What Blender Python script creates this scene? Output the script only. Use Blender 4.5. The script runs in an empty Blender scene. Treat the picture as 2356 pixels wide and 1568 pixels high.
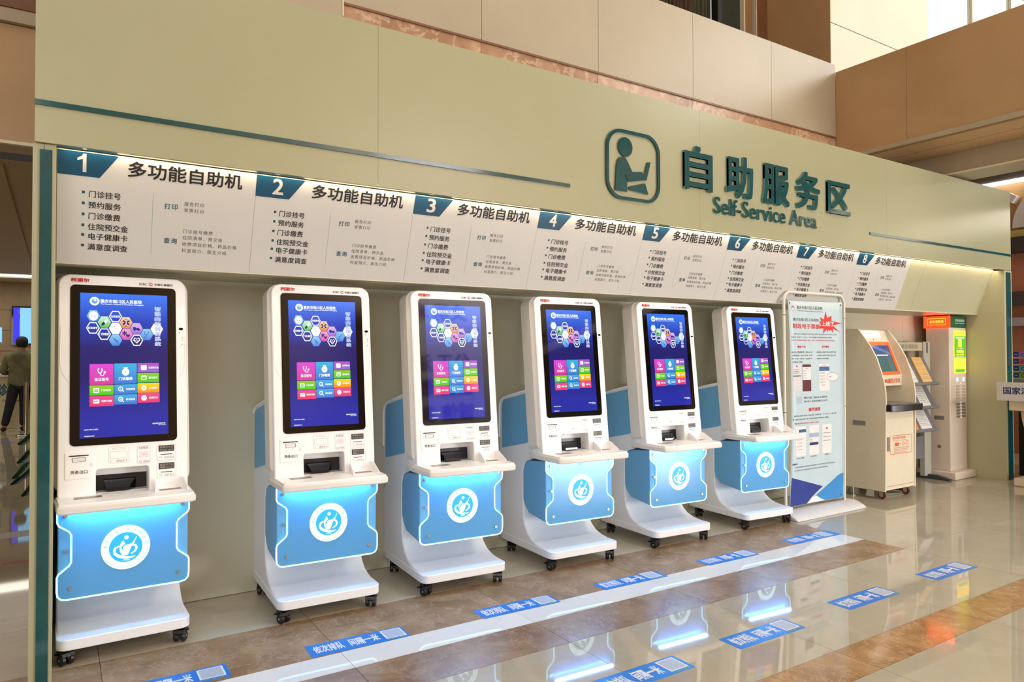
import bpy, bmesh, math, random
from math import pi, sin, cos, radians
from mathutils import Vector, Matrix
SC = bpy.context.scene
COL = SC.collection
rnd = random.Random(7)

# ---------------------------------------------------------------- camera, world, lights, exposure
cam = bpy.data.cameras.new('camera'); cam.sensor_width = 36; cam.lens = 24.8598; cam.clip_start = .05; cam.clip_end = 200
co = bpy.data.objects.new('camera', cam); COL.objects.link(co)
CR, CU, CD = Vector((.8415, -.5403, -.0027)), Vector((-.0070, -.0168, .9998)), Vector((.5402, .8414, .0180))
CD.normalize(); CR = (CR - CD*CR.dot(CD)).normalized(); CU = CR.cross(CD).normalized()
M = Matrix((CR, CU, -CD)).transposed().to_4x4(); M.translation = Vector((.7803, -3.2365, 1.4626))
co.matrix_world = M
SC.camera = co
SC.view_settings.view_transform = 'Standard'; SC.view_settings.look = 'None'
SC.view_settings.gamma = 1; SC.view_settings.use_curve_mapping = False
SC.view_settings.exposure = 0.05
W = bpy.data.worlds.new('daylight'); SC.world = W; W.use_nodes = True
W.node_tree.nodes['Background'].inputs[0].default_value = (.93, .97, 1, 1)
W.node_tree.nodes['Background'].inputs[1].default_value = 1.35

def area(name, loc, target, sx, sy, power, color, spread=180):
    l = bpy.data.lights.new(name, 'AREA'); l.shape = 'RECTANGLE'; l.size = sx; l.size_y = sy; l.energy = power; l.color = color
    l.spread = radians(spread)
    o = bpy.data.objects.new(name, l); COL.objects.link(o); o.location = loc
    d = Vector(target)-Vector(loc); o.rotation_euler = d.to_track_quat('-Z', 'Y').to_euler()
    return o
area('skylight_lamp', (3.5, -4.0, 8.6), (3.5, -3.4, 0), 11, 7, 210, (.95, 1, .99))
area('window_daylight', (13.2, -4.5, 6.6), (4.5, 1.2, 2.4), 5, 4, 420, (.97, 1, .97))
area('lobby_daylight', (-1.0, -9.3, 3.4), (4, 1, 1.4), 9, 4.5, 500, (.95, 1, .99))
area('side_fill_lamp', (10.2, -8.8, 1.0), (8.8, .5, 2.6), 5, 1.3, 540, (.97, 1, .98))  # added fill lamp, lifts the right end of the header and kiosk faces
area('board_fill_lamp', (7.0, -6.2, 6.6), (7.0, -8.2, 3.0), 1.5, .5, 800, (1, .98, .95))  # added lamp, brightens the board so its reflection shows in the screen
area('hall_ceiling_lamp', (-1, 9, 2.9), (-1, 9, 0), 4, 8, 60, (1, .92, .8))
area('mezzanine_lamp', (6, 2.9, 7.0), (6, 2.6, 4.8), 5, .3, 6, (1, .9, .75))
area('passage_lamp', (11.3, -.6, 3.2), (11.3, -.6, 0), 1.6, 3, 45, (1, .9, .75))
area('gallery_window_lamp', (12.5, -1.5, 7.2), (9.5, 1.5, 5.2), 3, 2, 34, (1, .98, .95))

# ---------------------------------------------------------------- materials
def lin(c):
    return tuple(((v/255)/12.92 if v/255 <= .04045 else ((v/255+.055)/1.055)**2.4) for v in c[:3]) + (1,)
MATS = {}
def base(name):
    m = bpy.data.materials.new(name); m.use_nodes = True; MATS[name] = m
    nt = m.node_tree; return m, nt, nt.nodes['Principled BSDF']
def mat(name, c, rough=.5, metal=0, var=.04, scale=6, spec=.5, emis=None, es=0, bump=0, coat=0):
    m, nt, p = base(name); c = lin(c)
    p.inputs['Roughness'].default_value = rough; p.inputs['Metallic'].default_value = metal
    p.inputs['Specular IOR Level'].default_value = spec; p.inputs['Coat Weight'].default_value = coat
    if var > 0:
        tc = nt.nodes.new('ShaderNodeTexCoord'); n = nt.nodes.new('ShaderNodeTexNoise'); n.inputs['Scale'].default_value = scale
        n.inputs['Detail'].default_value = 4
        r = nt.nodes.new('ShaderNodeValToRGB'); r.color_ramp.elements[0].position = .3; r.color_ramp.elements[1].position = .7
        r.color_ramp.elements[0].color = tuple(v*(1-var) for v in c[:3])+(1,); r.color_ramp.elements[1].color = tuple(min(1, v*(1+var)) for v in c[:3])+(1,)
        nt.links.new(tc.outputs['Object'], n.inputs['Vector']); nt.links.new(n.outputs['Fac'], r.inputs['Fac']); nt.links.new(r.outputs['Color'], p.inputs['Base Color'])
        if bump:
            b = nt.nodes.new('ShaderNodeBump'); b.inputs['Strength'].default_value = bump; b.inputs['Distance'].default_value = .002
            nt.links.new(n.outputs['Fac'], b.inputs['Height']); nt.links.new(b.outputs['Normal'], p.inputs['Normal'])
    else: p.inputs['Base Color'].default_value = c
    if emis is not None:
        p.inputs['Emission Color'].default_value = lin(emis); p.inputs['Emission Strength'].default_value = es
    return m
def grad(name, stops, es=1.0, rough=.04, spec=.5):
    # a lit display: colour runs from bottom (0) to top (1) of the picture shown
    m, nt, p = base(name); p.inputs['Base Color'].default_value = (.005, .005, .006, 1); p.inputs['Roughness'].default_value = rough
    p.inputs['Specular IOR Level'].default_value = spec
    tc = nt.nodes.new('ShaderNodeTexCoord'); s = nt.nodes.new('ShaderNodeSeparateXYZ'); r = nt.nodes.new('ShaderNodeValToRGB')
    nt.links.new(tc.outputs['Generated'], s.inputs[0]); nt.links.new(s.outputs['Z'], r.inputs[0]); nt.links.new(r.outputs[0], p.inputs['Emission Color'])
    e = r.color_ramp.elements
    while len(e) < len(stops): e.new(.5)
    for k, (t, c) in enumerate(stops): e[k].position = t; e[k].color = lin(c)
    p.inputs['Emission Strength'].default_value = es
    return m
def marble(name, c1, c2, vein, rough, scale=2.6, spec=.5, veinw=.035, rr=.5):
    m, nt, p = base(name); L = nt.links
    tc = nt.nodes.new('ShaderNodeTexCoord'); oi = nt.nodes.new('ShaderNodeObjectInfo')
    ad = nt.nodes.new('ShaderNodeVectorMath'); ad.operation = 'ADD'; sc = nt.nodes.new('ShaderNodeVectorMath'); sc.operation = 'SCALE'; sc.inputs['Scale'].default_value = 9
    cb = nt.nodes.new('ShaderNodeCombineXYZ'); L.new(oi.outputs['Random'], cb.inputs[0]); L.new(oi.outputs['Random'], cb.inputs[1]); L.new(cb.outputs[0], sc.inputs[0])
    L.new(tc.outputs['Object'], ad.inputs[0]); L.new(sc.outputs[0], ad.inputs[1])
    n = nt.nodes.new('ShaderNodeTexNoise'); n.inputs['Scale'].default_value = scale; n.inputs['Detail'].default_value = 7; n.inputs['Roughness'].default_value = .62; n.inputs['Distortion'].default_value = .7
    L.new(ad.outputs[0], n.inputs['Vector'])
    r = nt.nodes.new('ShaderNodeValToRGB'); r.color_ramp.elements[0].position = .35; r.color_ramp.elements[0].color = lin(c1); r.color_ramp.elements[1].position = .66; r.color_ramp.elements[1].color = lin(c2)
    L.new(n.outputs['Fac'], r.inputs[0])
    n2 = nt.nodes.new('ShaderNodeTexNoise'); n2.inputs['Scale'].default_value = scale*1.3; n2.inputs['Detail'].default_value = 9; n2.inputs['Roughness'].default_value = .66; n2.inputs['Distortion'].default_value = .5; L.new(ad.outputs[0], n2.inputs['Vector'])
    s = nt.nodes.new('ShaderNodeMath'); s.operation = 'SUBTRACT'; s.inputs[1].default_value = .5; L.new(n2.outputs['Fac'], s.inputs[0])
    a = nt.nodes.new('ShaderNodeMath'); a.operation = 'ABSOLUTE'; L.new(s.outputs[0], a.inputs[0])
    mr = nt.nodes.new('ShaderNodeMapRange'); mr.inputs['From Min'].default_value = 0; mr.inputs['From Max'].default_value = veinw; mr.inputs['To Min'].default_value = rr; mr.inputs['To Max'].default_value = 0
    L.new(a.outputs[0], mr.inputs['Value'])
    mx = nt.nodes.new('ShaderNodeMix'); mx.data_type = 'RGBA'; mx.inputs['B'].default_value = lin(vein); L.new(mr.outputs[0], mx.inputs['Factor']); L.new(r.outputs[0], mx.inputs['A'])
    L.new(mx.outputs['Result'], p.inputs['Base Color'])
    p.inputs['Roughness'].default_value = rough; p.inputs['Specular IOR Level'].default_value = spec
    return m

mat('cream_panel', (168, 165, 132), .28, var=.02, scale=2)
mat('cream_wall', (186, 181, 148), .42, var=.03, scale=2)
mat('recess_wall', (194, 188, 164), .38, var=.03, scale=2)
mat('sign_white', (204, 201, 197), .35, var=.01)
mat('teal_acrylic', (10, 74, 78), .1, var=.15, scale=14, spec=.8)
mat('teal_edge', (90, 140, 134), .1, var=.05)
mat('badge_blue', (12, 70, 100), .3, var=.06)
mat('ink_black', (26, 22, 22), .5, var=0)
mat('ink_teal', (12, 78, 92), .5, var=0)
mat('ink_grey', (70, 66, 66), .5, var=0)
mat('hair_line', (150, 172, 165), .5, var=0)
mat('mirror_soffit', (205, 200, 190), .06, metal=.85, var=.02)
mat('led_warm', (255, 250, 235), .5, var=0, emis=(255, 238, 205), es=30)
mat('stone_beige', (172, 158, 133), .4, var=.05, scale=1.6)
mat('stone_tan', (182, 146, 104), .38, var=.07, scale=1.8)
mat('stone_light', (228, 212, 184), .45, var=.03, scale=1.5)
mat('stone_joint', (215, 200, 175), .6, var=0)
mat('wood_brown', (120, 78, 52), .4, var=.12, scale=3)
mat('dark_metal_and_shade', (48, 44, 44), .35, var=.1)
mat('black_gap', (14, 13, 13), .6, var=.1)
marble('marble_trim', (150, 108, 78), (190, 152, 118), (225, 200, 170), .3, 2.5)
marble('tile_beige', (170, 160, 139), (181, 172, 151), (190, 182, 164), .035, .8, spec=.75, rr=.25)
marble('tile_strip', (224, 224, 222), (230, 230, 228), (232, 232, 230), .035, 1.2, spec=.75, rr=.2)
marble('tile_plank', (176, 164, 142), (192, 180, 160), (198, 188, 170), .22, .8, spec=.5, rr=.3)
marble('tile_brown', (130, 98, 68), (160, 130, 98), (196, 180, 160), .27, 4.2, spec=.6, veinw=.014, rr=.42)
marble('tile_gold', (146, 108, 66), (180, 142, 98), (212, 184, 144), .1, 4.0, spec=.5, veinw=.02, rr=.4)
mat('grout', (96, 82, 66), .7, var=.1)
mat('sticker_blue', (22, 118, 214), .3, var=.04, scale=20)
mat('sticker_white', (226, 230, 236), .4, var=0)
mat('sticker_pale', (176, 184, 200), .4, var=.05, scale=60)
mat('sticker_lime', (170, 205, 90), .4, var=0)
# kiosk
mat('kiosk_white', (250, 248, 249), .34, var=.01)
mat('kiosk_white_lower', (236, 236, 240), .36, var=.015, scale=60)
mat('kiosk_lip', (232, 228, 224), .34, var=.01)
mat('kiosk_seam', (168, 158, 144), .5, var=0)
mat('bezel_black', (9, 8, 8), .05, var=0, spec=.5)
mat('panel_blue', (104, 170, 214), .4, var=.03, scale=40)
mat('acrylic_blue', (88, 160, 212), .16, var=.03, scale=3, spec=.6)
mat('led_cyan', (200, 240, 255), .4, var=0, emis=(120, 214, 255), es=2.7)
mat('led_strip_blue', (220, 240, 255), .4, var=0, emis=(120, 190, 255), es=62)
mat('logo_white', (200, 220, 225), .4, var=0, emis=(190, 240, 255), es=1.25)
mat('logo_cyan', (40, 120, 150), .4, var=0, emis=(36, 172, 232), es=.8)
mat('logo_pale', (170, 232, 248), .4, var=0, emis=(150, 232, 250), es=1.2)
mat('logo_ink', (30, 90, 130), .4, var=0, emis=(60, 150, 214), es=.6)
mat('screw_metal', (206, 204, 200), .25, metal=1, var=.05)
mat('caster_black', (20, 20, 21), .35, var=.1)
mat('plate_dark', (58, 58, 60), .4, var=.05)
mat('plate_grey', (128, 126, 122), .35, var=.05)
mat('print_grey', (150, 144, 136), .5, var=0)
mat('print_dark', (66, 62, 60), .5, var=0)
mat('print_red', (196, 40, 34), .5, var=0)
mat('slot_black', (22, 14, 13), .5, var=0)
mat('niche_dark', (26, 24, 30), .3, var=.1)
mat('niche_glass', (8, 10, 26), .05, var=0, spec=.8)
mat('scan_pink', (206, 192, 190), .3, var=0, emis=(225, 205, 205), es=.35)
mat('scan_led', (255, 255, 255), .3, var=0, emis=(255, 240, 240), es=3)
mat('tray_sticker', (142, 124, 100), .4, var=.15, scale=60)
grad('screen_blue', [(0, (36, 46, 168)), (.12, (38, 46, 166)), (.42, (30, 28, 108)), (.62, (32, 30, 112)), (.8, (34, 66, 190)), (1, (58, 124, 250))], .95)
def em(name, c, es=1.0): return mat(name, (10, 10, 12), .05, var=0, emis=c, es=es)
grad('tile_magenta', [(0, (216, 60, 150)), (1, (224, 74, 214))]); grad('tile_azure', [(0, (66, 120, 214)), (1, (60, 178, 226))])
grad('tile_purple', [(0, (150, 104, 214)), (1, (176, 84, 198))]); grad('tile_green', [(0, (58, 204, 34)), (1, (150, 206, 34))])
grad('tile_orange', [(0, (250, 142, 26)), (1, (250, 222, 20))]); grad('tile_pink', [(0, (238, 58, 110)), (1, (230, 82, 146))])
grad('hex_blue', [(0, (70, 130, 226)), (1, (140, 210, 246))]); grad('hex_green', [(0, (72, 196, 60)), (1, (206, 244, 206))])
grad('hex_orange', [(0, (240, 136, 30)), (1, (246, 214, 170))]); grad('hex_purple', [(0, (160, 92, 212)), (1, (220, 190, 240))])
grad('hex_pink', [(0, (214, 70, 176)), (1, (234, 170, 214))])
em('glow_white', (246, 250, 255), 1.05); em('glow_navy', (30, 40, 130), .9); em('glow_red', (226, 60, 60), .9); em('glow_line', (90, 150, 240), .9)

mat('led_panel', (255, 255, 250), .5, var=0, emis=(255, 250, 236), es=3.2)
mat('ledge_yellow', (226, 208, 120), .5); mat('pillar_pink', (150, 92, 70), .4, var=.06); mat('bar_grey', (138, 128, 132), .4)
mat('relief_white', (232, 226, 222), .5, var=.02); mat('glass_green', (44, 54, 46), .08, var=.05); mat('wood_tan', (150, 116, 78), .4, var=.1)
mat('curtain_olive', (62, 56, 30), .8, var=.25, scale=9); mat('curtain_brown', (66, 42, 22), .8, var=.25, scale=9); mat('window_blue', (190, 214, 236), .4)
mat('facade', (226, 222, 214), .7, var=.1, scale=3); mat('facade_glass', (150, 156, 164), .3, var=.3, scale=6)
mat('hall_ceiling', (190, 170, 130), .6); mat('hall_wall', (170, 146, 112), .5, var=.06); mat('tv_violet', (30, 24, 140), .3, var=0, emis=(56, 40, 226), es=1.0); mat('tv_cyan', (90, 160, 200), .3, var=0, emis=(128, 190, 236), es=1.0)
mat('counter_cream', (206, 192, 150), .4); mat('counter_top', (206, 200, 192), .3); mat('chrome', (200, 196, 188), .12, metal=1, var=.05)
mat('tape_blue', (60, 100, 160), .5, var=.2, scale=40); mat('tape_red', (150, 40, 36), .5); mat('pot_white', (220, 218, 210), .3); mat('leaf_green', (24, 52, 30), .35, var=.3, scale=20)
mat('skin_tone', (176, 124, 94), .5); mat('jacket_olive', (112, 106, 76), .85, var=.22, scale=9, bump=.6); mat('denim_dark', (30, 30, 42), .85, var=.2, scale=12); mat('hair_black', (18, 15, 14), .6, var=.3, scale=60)
mat('tube_white', (214, 208, 198), .3); mat('tube_joint', (110, 104, 98), .4); mat('base_plastic', (206, 204, 204), .4); mat('banner_blue', (188, 206, 214), .45, var=.03); mat('ink_navy', (28, 36, 98), .5, var=0)
mat('burst_red', (214, 44, 40), .5, var=0); mat('phone_pale', (212, 206, 212), .5, var=0); mat('phone_green', (20, 110, 60), .5, var=0); mat('phone_maroon', (92, 34, 36), .5, var=0); mat('phone_white', (226, 222, 220), .5, var=0); mat('phone_photo', (60, 92, 140), .5, var=.5, scale=20); mat('phone_greyblue', (158, 176, 200), .5, var=0)
mat('banner_navy', (38, 56, 140), .45, var=.03); mat('banner_sky', (52, 134, 200), .45, var=.03)
mat('machine_cream', (218, 206, 182), .35, var=.02); mat('orange_frame', (230, 104, 34), .35, var=.02); mat('orange_dim', (170, 96, 70), .5, var=0); mat('print_orange', (214, 92, 50), .5, var=0)
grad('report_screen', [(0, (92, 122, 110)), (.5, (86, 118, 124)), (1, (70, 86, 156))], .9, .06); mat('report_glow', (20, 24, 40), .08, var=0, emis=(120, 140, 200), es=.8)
mat('light_panel', (255, 255, 255), .4, var=0, emis=(255, 255, 252), es=1.6); mat('tray_black', (26, 23, 22), .35, var=.1); mat('wheel_red', (110, 22, 28), .35)
mat('rack_light', (176, 172, 162), .4); mat('rack_grey', (112, 110, 114), .4); mat('rack_dark', (60, 60, 64), .4); mat('rack_board', (190, 176, 146), .4)
mat('paper_yellow', (222, 176, 104), .7, var=.04); mat('paper_orange', (214, 132, 70), .7, var=.04); mat('paper_white', (214, 212, 208), .7, var=.03)
mat('column_cream', (224, 208, 192), .35, var=.02); mat('green_board', (24, 92, 56), .4); mat('red_lit', (200, 30, 8), .4, var=0, emis=(255, 46, 12), es=4); mat('amber_lit', (255, 150, 40), .4, var=0, emis=(255, 176, 60), es=1.8)
mat('amber_panel', (255, 210, 60), .4, var=0, emis=(255, 214, 62), es=.95); mat('green_lit', (60, 150, 40), .4, var=0, emis=(84, 168, 38), es=.9); mat('plate_pale', (190, 176, 162), .4)
mat('desk_cream', (214, 194, 166), .35, var=.03); mat('box_green', (110, 150, 40), .4); mat('box_teal', (80, 140, 136), .4); mat('box_red', (196, 70, 60), .4); mat('box_purple', (142, 100, 170), .4)
mat('slogan_pale', (226, 216, 222), .6, var=.02); mat('slogan_purple', (120, 40, 130), .6, var=0)
def glassm(name):
    m, nt, p = base(name); p.inputs['Base Color'].default_value = (.9, .97, 1, 1); p.inputs['Roughness'].default_value = .0; p.inputs['Transmission Weight'].default_value = 1; p.inputs['IOR'].default_value = 1.1
glassm('glass_clear')

# ---------------------------------------------------------------- mesh builder
def V(*a): return Vector(a)
class MB:
    def __init__(s): s.v = []; s.f = []; s.m = []; s.ms = []
    def slot(s, m):
        if m not in s.ms: s.ms.append(m)
        return s.ms.index(m)
    def add(s, vs, fs, m):
        o = len(s.v); k = s.slot(m); s.v += [tuple(p) for p in vs]
        for f in fs: s.f.append(tuple(i+o for i in f)); s.m.append(k)
        return s
    def box(s, x0, x1, y0, y1, z0, z1, m):
        vs = [(x, y, z) for x in (x0, x1) for y in (y0, y1) for z in (z0, z1)]
        return s.add(vs, [(0, 1, 3, 2), (4, 6, 7, 5), (0, 4, 5, 1), (2, 3, 7, 6), (0, 2, 6, 4), (1, 5, 7, 3)], m)
    def prism(s, p2, f0, f1, m, cap=True):
        n = len(p2); vs = [f0(*p) for p in p2]+[f1(*p) for p in p2]
        fs = [(i, (i+1) % n, n+(i+1) % n, n+i) for i in range(n)]
        if cap: fs += [tuple(range(n))[::-1], tuple(range(n, 2*n))]
        return s.add(vs, fs, m)
    def flat(s, p2, f, m): return s.add([f(*p) for p in p2], [tuple(range(len(p2)))], m)
    def ring(s, a, b, f, m, f1=None):
        n = len(a); vs = [f(*p) for p in a]+[f(*p) for p in b]; fs = [(i, (i+1) % n, n+(i+1) % n, n+i) for i in range(n)]
        s.add(vs, fs, m)
        if f1:
            s.add([f1(*p) for p in a]+[f(*p) for p in a], [(i, (i+1) % n, n+(i+1) % n, n+i) for i in range(n)], m)
            s.add([f1(*p) for p in b]+[f(*p) for p in b], [(i, (i+1) % n, n+(i+1) % n, n+i) for i in range(n)], m)
        return s
    def cyl(s, a, b, r, m, n=16, r2=None, cap=True):
        a = Vector(a); b = Vector(b); d = (b-a).normalized(); u = d.orthogonal().normalized(); w = d.cross(u); r2 = r if r2 is None else r2
        vs = [a+(u*cos(2*pi*i/n)+w*sin(2*pi*i/n))*r for i in range(n)]+[b+(u*cos(2*pi*i/n)+w*sin(2*pi*i/n))*r2 for i in range(n)]
        fs = [(i, (i+1) % n, n+(i+1) % n, n+i) for i in range(n)]
        if cap: fs += [tuple(range(n))[::-1], tuple(range(n, 2*n))]
        return s.add(vs, fs, m)
    def tube(s, path, r, m, n=8, closed=False):
        P = [Vector(p) for p in path]; N = len(P); vs = []; prev = None
        for i, p in enumerate(P):
            a = P[i-1] if (i or closed) else p; b = P[(i+1) % N] if (i < N-1 or closed) else p
            t = (b-a).normalized()
            u = t.orthogonal().normalized() if prev is None else (prev-t*prev.dot(t)).normalized()
            prev = u; w = t.cross(u)
            vs += [p+(u*cos(2*pi*k/n)+w*sin(2*pi*k/n))*r for k in range(n)]
        fs = []
        for i in range(N if closed else N-1):
            j = (i+1) % N
            for k in range(n): fs.append((i*n+k, i*n+(k+1) % n, j*n+(k+1) % n, j*n+k))
        if not closed: fs += [tuple(range(n))[::-1], tuple(range((N-1)*n, N*n))]
        return s.add(vs, fs, m)
    def lathe(s, prof, c, m, n=20, ax=2):
        vs = []; c = Vector(c)
        for r, h in prof:
            for k in range(n):
                a = 2*pi*k/n; q = [r*cos(a), r*sin(a)]; q.insert(ax, h); vs.append(c+Vector(q))
        fs = [(i*n+k, i*n+(k+1) % n, (i+1)*n+(k+1) % n, (i+1)*n+k) for i in range(len(prof)-1) for k in range(n)]
        return s.add(vs, fs, m)
    def build(s, name, parent=None, smooth=35, bevel=0, seg=2, loc=None, kind=None, label=None, cat=None, group=None, rz=0):
        me = bpy.data.meshes.new(name); me.from_pydata(s.v, [], s.f)
        for m in s.ms: me.materials.append(MATS[m])
        me.polygons.foreach_set('material_index', s.m); me.update()
        if smooth: me.shade_smooth(); me.set_sharp_from_angle(angle=radians(smooth))
        o = bpy.data.objects.new(name, me); COL.objects.link(o)
        if parent: o.parent = parent
        if loc: o.location = loc
        o.rotation_euler.z = rz
        if bevel:
            b = o.modifiers.new('bevel', 'BEVEL'); b.width = bevel; b.segments = seg; b.limit_method = 'ANGLE'; b.angle_limit = radians(40)
            b.harden_normals = False
        tag(o, kind, label, cat, group); return o
def tag(o, kind=None, label=None, cat=None, group=None):
    if kind: o['kind'] = kind
    if label: o['label'] = label
    if cat: o['category'] = cat
    if group: o['group'] = group
    return o
def empty(name, loc, rz=0, **k):
    o = bpy.data.objects.new(name, None); COL.objects.link(o); o.location = loc; o.rotation_euler.z = rz; o.empty_display_size = .1
    return tag(o, **k)
def dup(o, parent=None):
    c = o.copy(); COL.objects.link(c)
    if parent is not None: c.parent = parent
    for ch in list(o.children): dup(ch, c)
    return c
def rrect(x0, z0, x1, z1, r, n=5):
    out = []
    for cx, cz, a0 in ((x1-r, z0+r, -90), (x1-r, z1-r, 0), (x0+r, z1-r, 90), (x0+r, z0+r, 180)):
        for k in range(n+1):
            a = radians(a0+90*k/n); out.append((cx+r*cos(a), cz+r*sin(a)))
    return out
def ngon(cx, cz, r, n=24, a0=0, rz=None): return [(cx+r*cos(a0+2*pi*k/n), cz+(rz or r)*sin(a0+2*pi*k/n)) for k in range(n)]
# lettering: glyph outlines from Blender's own font, as flat (or thick) shapes
GC = {}
def glyphs(s, bold=0, ext=0, res=3):
    # bolder strokes come from slightly shifted copies of the outline
    if bold >= .01:
        k = (s, bold, ext)
        if k not in GC:
            vs, fs = glyphs(s, 0, ext, res); n = len(vs); V2 = []; F2 = []
            sh = [(-bold*.8, -bold*.8), (bold*.8, bold*.8), (-bold*.8, bold*.8), (bold*.8, -bold*.8)] if bold >= .015 else [(-bold*.7, 0), (bold*.7, 0)]
            for q, (a, b) in enumerate(sh): V2 += [(v[0]+a, v[1]+b, v[2]+q*(.012 if ext else 1)) for v in vs]; F2 += [tuple(i+q*n for i in f) for f in fs]
            GC[k] = (V2, F2)
        return GC[k]
    k = (s, 0, ext)
    if k not in GC:
        c = bpy.data.curves.new('lettering', 'FONT'); c.body = s; c.resolution_u = res; c.extrude = ext
        o = bpy.data.objects.new('lettering', c); COL.objects.link(o)
        dg = bpy.context.evaluated_depsgraph_get(); dg.update()
        e = o.evaluated_get(dg); m = e.to_mesh()
        GC[k] = ([tuple(v.co) for v in m.vertices], [tuple(p.vertices) for p in m.polygons])
        e.to_mesh_clear(); bpy.data.objects.remove(o); bpy.data.curves.remove(c)
    return GC[k]
def facing(f):
    o = Vector(f(0, 0)); return (Vector(f(1, 0))-o).cross(Vector(f(0, 1))-o).normalized()*.00012
def text(mb, s, f, x, z, w, h, m, bold=.01):
    # the lettering s fills the box x..x+w, z..z+h of the face f(u, v)
    vs, fs = glyphs(s, bold)
    if not vs: return
    x0 = min(v[0] for v in vs); x1 = max(v[0] for v in vs); y0 = min(v[1] for v in vs); y1 = max(v[1] for v in vs); nn = facing(f)
    mb.add([Vector(f(x+(v[0]-x0)/(x1-x0)*w, z+(v[1]-y0)/(y1-y0)*h))+nn*v[2] for v in vs], fs, m)
def text_em(mb, s, f, x, z, e, m, bold=.01, sx=1, sp=1.0):
    # one glyph after another on a grid of em width e, baseline z
    nn = facing(f)
    for i, ch in enumerate(s):
        if ch == ' ': continue
        vs, fs = glyphs(ch, bold)
        mb.add([Vector(f(x+(i*sp+v[0])*e*sx, z+v[1]*e))+nn*v[2] for v in vs], fs, m)
def text3d(s, w, h, d, m, side, bold=.02):
    vs, fs = glyphs(s, bold, .5)
    x0 = min(v[0] for v in vs); x1 = max(v[0] for v in vs); y0 = min(v[1] for v in vs); y1 = max(v[1] for v in vs)
    mb = MB(); pts = [((v[0]-x0)/(x1-x0)*w, -(v[2])*d, (v[1]-y0)/(y1-y0)*h) for v in vs]
    fr = []; sd = []
    for f in fs:
        ys = [pts[i][1] for i in f]; (sd if max(ys)-min(ys) > d*.5 else fr).append(f)
    mb.add(pts, fr, m)
    o = len(mb.v)-len(pts)
    k = mb.slot(side)
    for f in sd: mb.f.append(tuple(i+o for i in f)); mb.m.append(k)
    return mb

# ---------------------------------------------------------------- floor
XJ = [-5.1, -4.08, -3.06, -2.05, -1.04, -.05, .958, 1.959, 2.976, 4.0015, 5.055, 6.112, 7.135, 8.18, 9.22, 10.26, 11.3, 12.35, 13.4]
floor = MB().box(-5.1, 13.4, -9.6, 15, -.06, -.004, 'grout').build('floor', kind='structure', smooth=0)
def tiles(xs, ys, m, g=.0013):
    for i in range(len(xs)-1):
        for j in range(len(ys)-1):
            a, b, c, d = xs[i], xs[i+1], ys[j], ys[j+1]
            w, h = (b-a)/2-g, (d-c)/2-g
            MB().box(-w, w, -h, h, -.02, 0, m).build('tile', floor, smooth=0, loc=((a+b)/2, (c+d)/2, 0))
XL = [x for x in XJ if x <= 6.112]; XR = [x for x in XJ if x >= 6.112]
tiles(XL, [.69, 1.36, 1.6], 'tile_plank')
tiles(XL, [.165, .69], 'tile_brown')
tiles(XL, [-.036, .165], 'tile_strip')
tiles(XL, [-.357, -.036], 'tile_brown')
tiles(XL, [-1.147, -.357], 'tile_beige')
tiles(XR, [-1.147, -.34, .69, 1.6], 'tile_beige')
tiles(XJ, [-1.38, -1.147], 'tile_gold')
tiles(XJ, [-5.4, -4.4, -3.4, -2.4, -1.38], 'tile_beige')
XB = [-2.05, -1.04, -.05, .958, 1.959]
tiles(XB, [1.6, 2.6, 3.72], 'tile_beige'); tiles(XB, [3.72, 3.95], 'tile_brown')
tiles(XB, [3.95, 5, 6, 7, 8, 9, 10, 11, 12, 13, 14, 15], 'tile_beige')

# ---------------------------------------------------------------- booth shell: recess, header, posts
def XZ(y): return lambda a, b: (a, y, b)
wb = MB().box(.69, 10.1, 1.345, 1.40, 0, 3.30, 'recess_wall').build('wall_back', kind='structure', smooth=0)
jx = [.70, 1.92, 3.14, 4.36, 5.58, 6.80, 8.02, 9.24, 10.0]
for a, b in zip(jx, jx[1:]): MB().box(a+.0015, b-.0015, 1.334, 1.345, .004, 1.93, 'recess_wall').build('wall_panel', wb, smooth=0)
wr = MB().box(9.912, 10.098, .53, 1.345, .0, 2.405, 'cream_wall').build('wall_right', kind='structure', smooth=0)
MB().box(9.955, 10.06, .522, .53, .002, 2.385, 'teal_acrylic').build('acrylic_strip', wr, smooth=0)
wl = MB().box(.679, .767, .556, 1.345, 0, 2.41, 'cream_panel').build('wall_left', kind='structure', smooth=0)
MB().box(.706, .752, .548, .556, .002, 2.384, 'teal_acrylic').build('acrylic_strip', wl, smooth=0)
MB().box(.7213, .7227, .5545, .557, 2.384, 2.41, 'black_gap').build('seam', wl, smooth=0)
hd = MB().box(.69, 10.1, .556, 1.36, 2.44, 3.32, 'cream_wall').build('wall_header', kind='structure', smooth=0)
fx = [.685, 2.302, 4.919, 7.506, 10.106]
for a, b in zip(fx, fx[1:]): MB().box(a+.0008, b-.0008, .536, .556, 2.4125, 3.331, 'cream_panel').build('header_panel', hd, smooth=0)
MB().box(.70, 9.912, .5365, .601, 2.418, 2.43, 'mirror_soffit').build('glossy_underside', hd, smooth=0)
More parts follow.
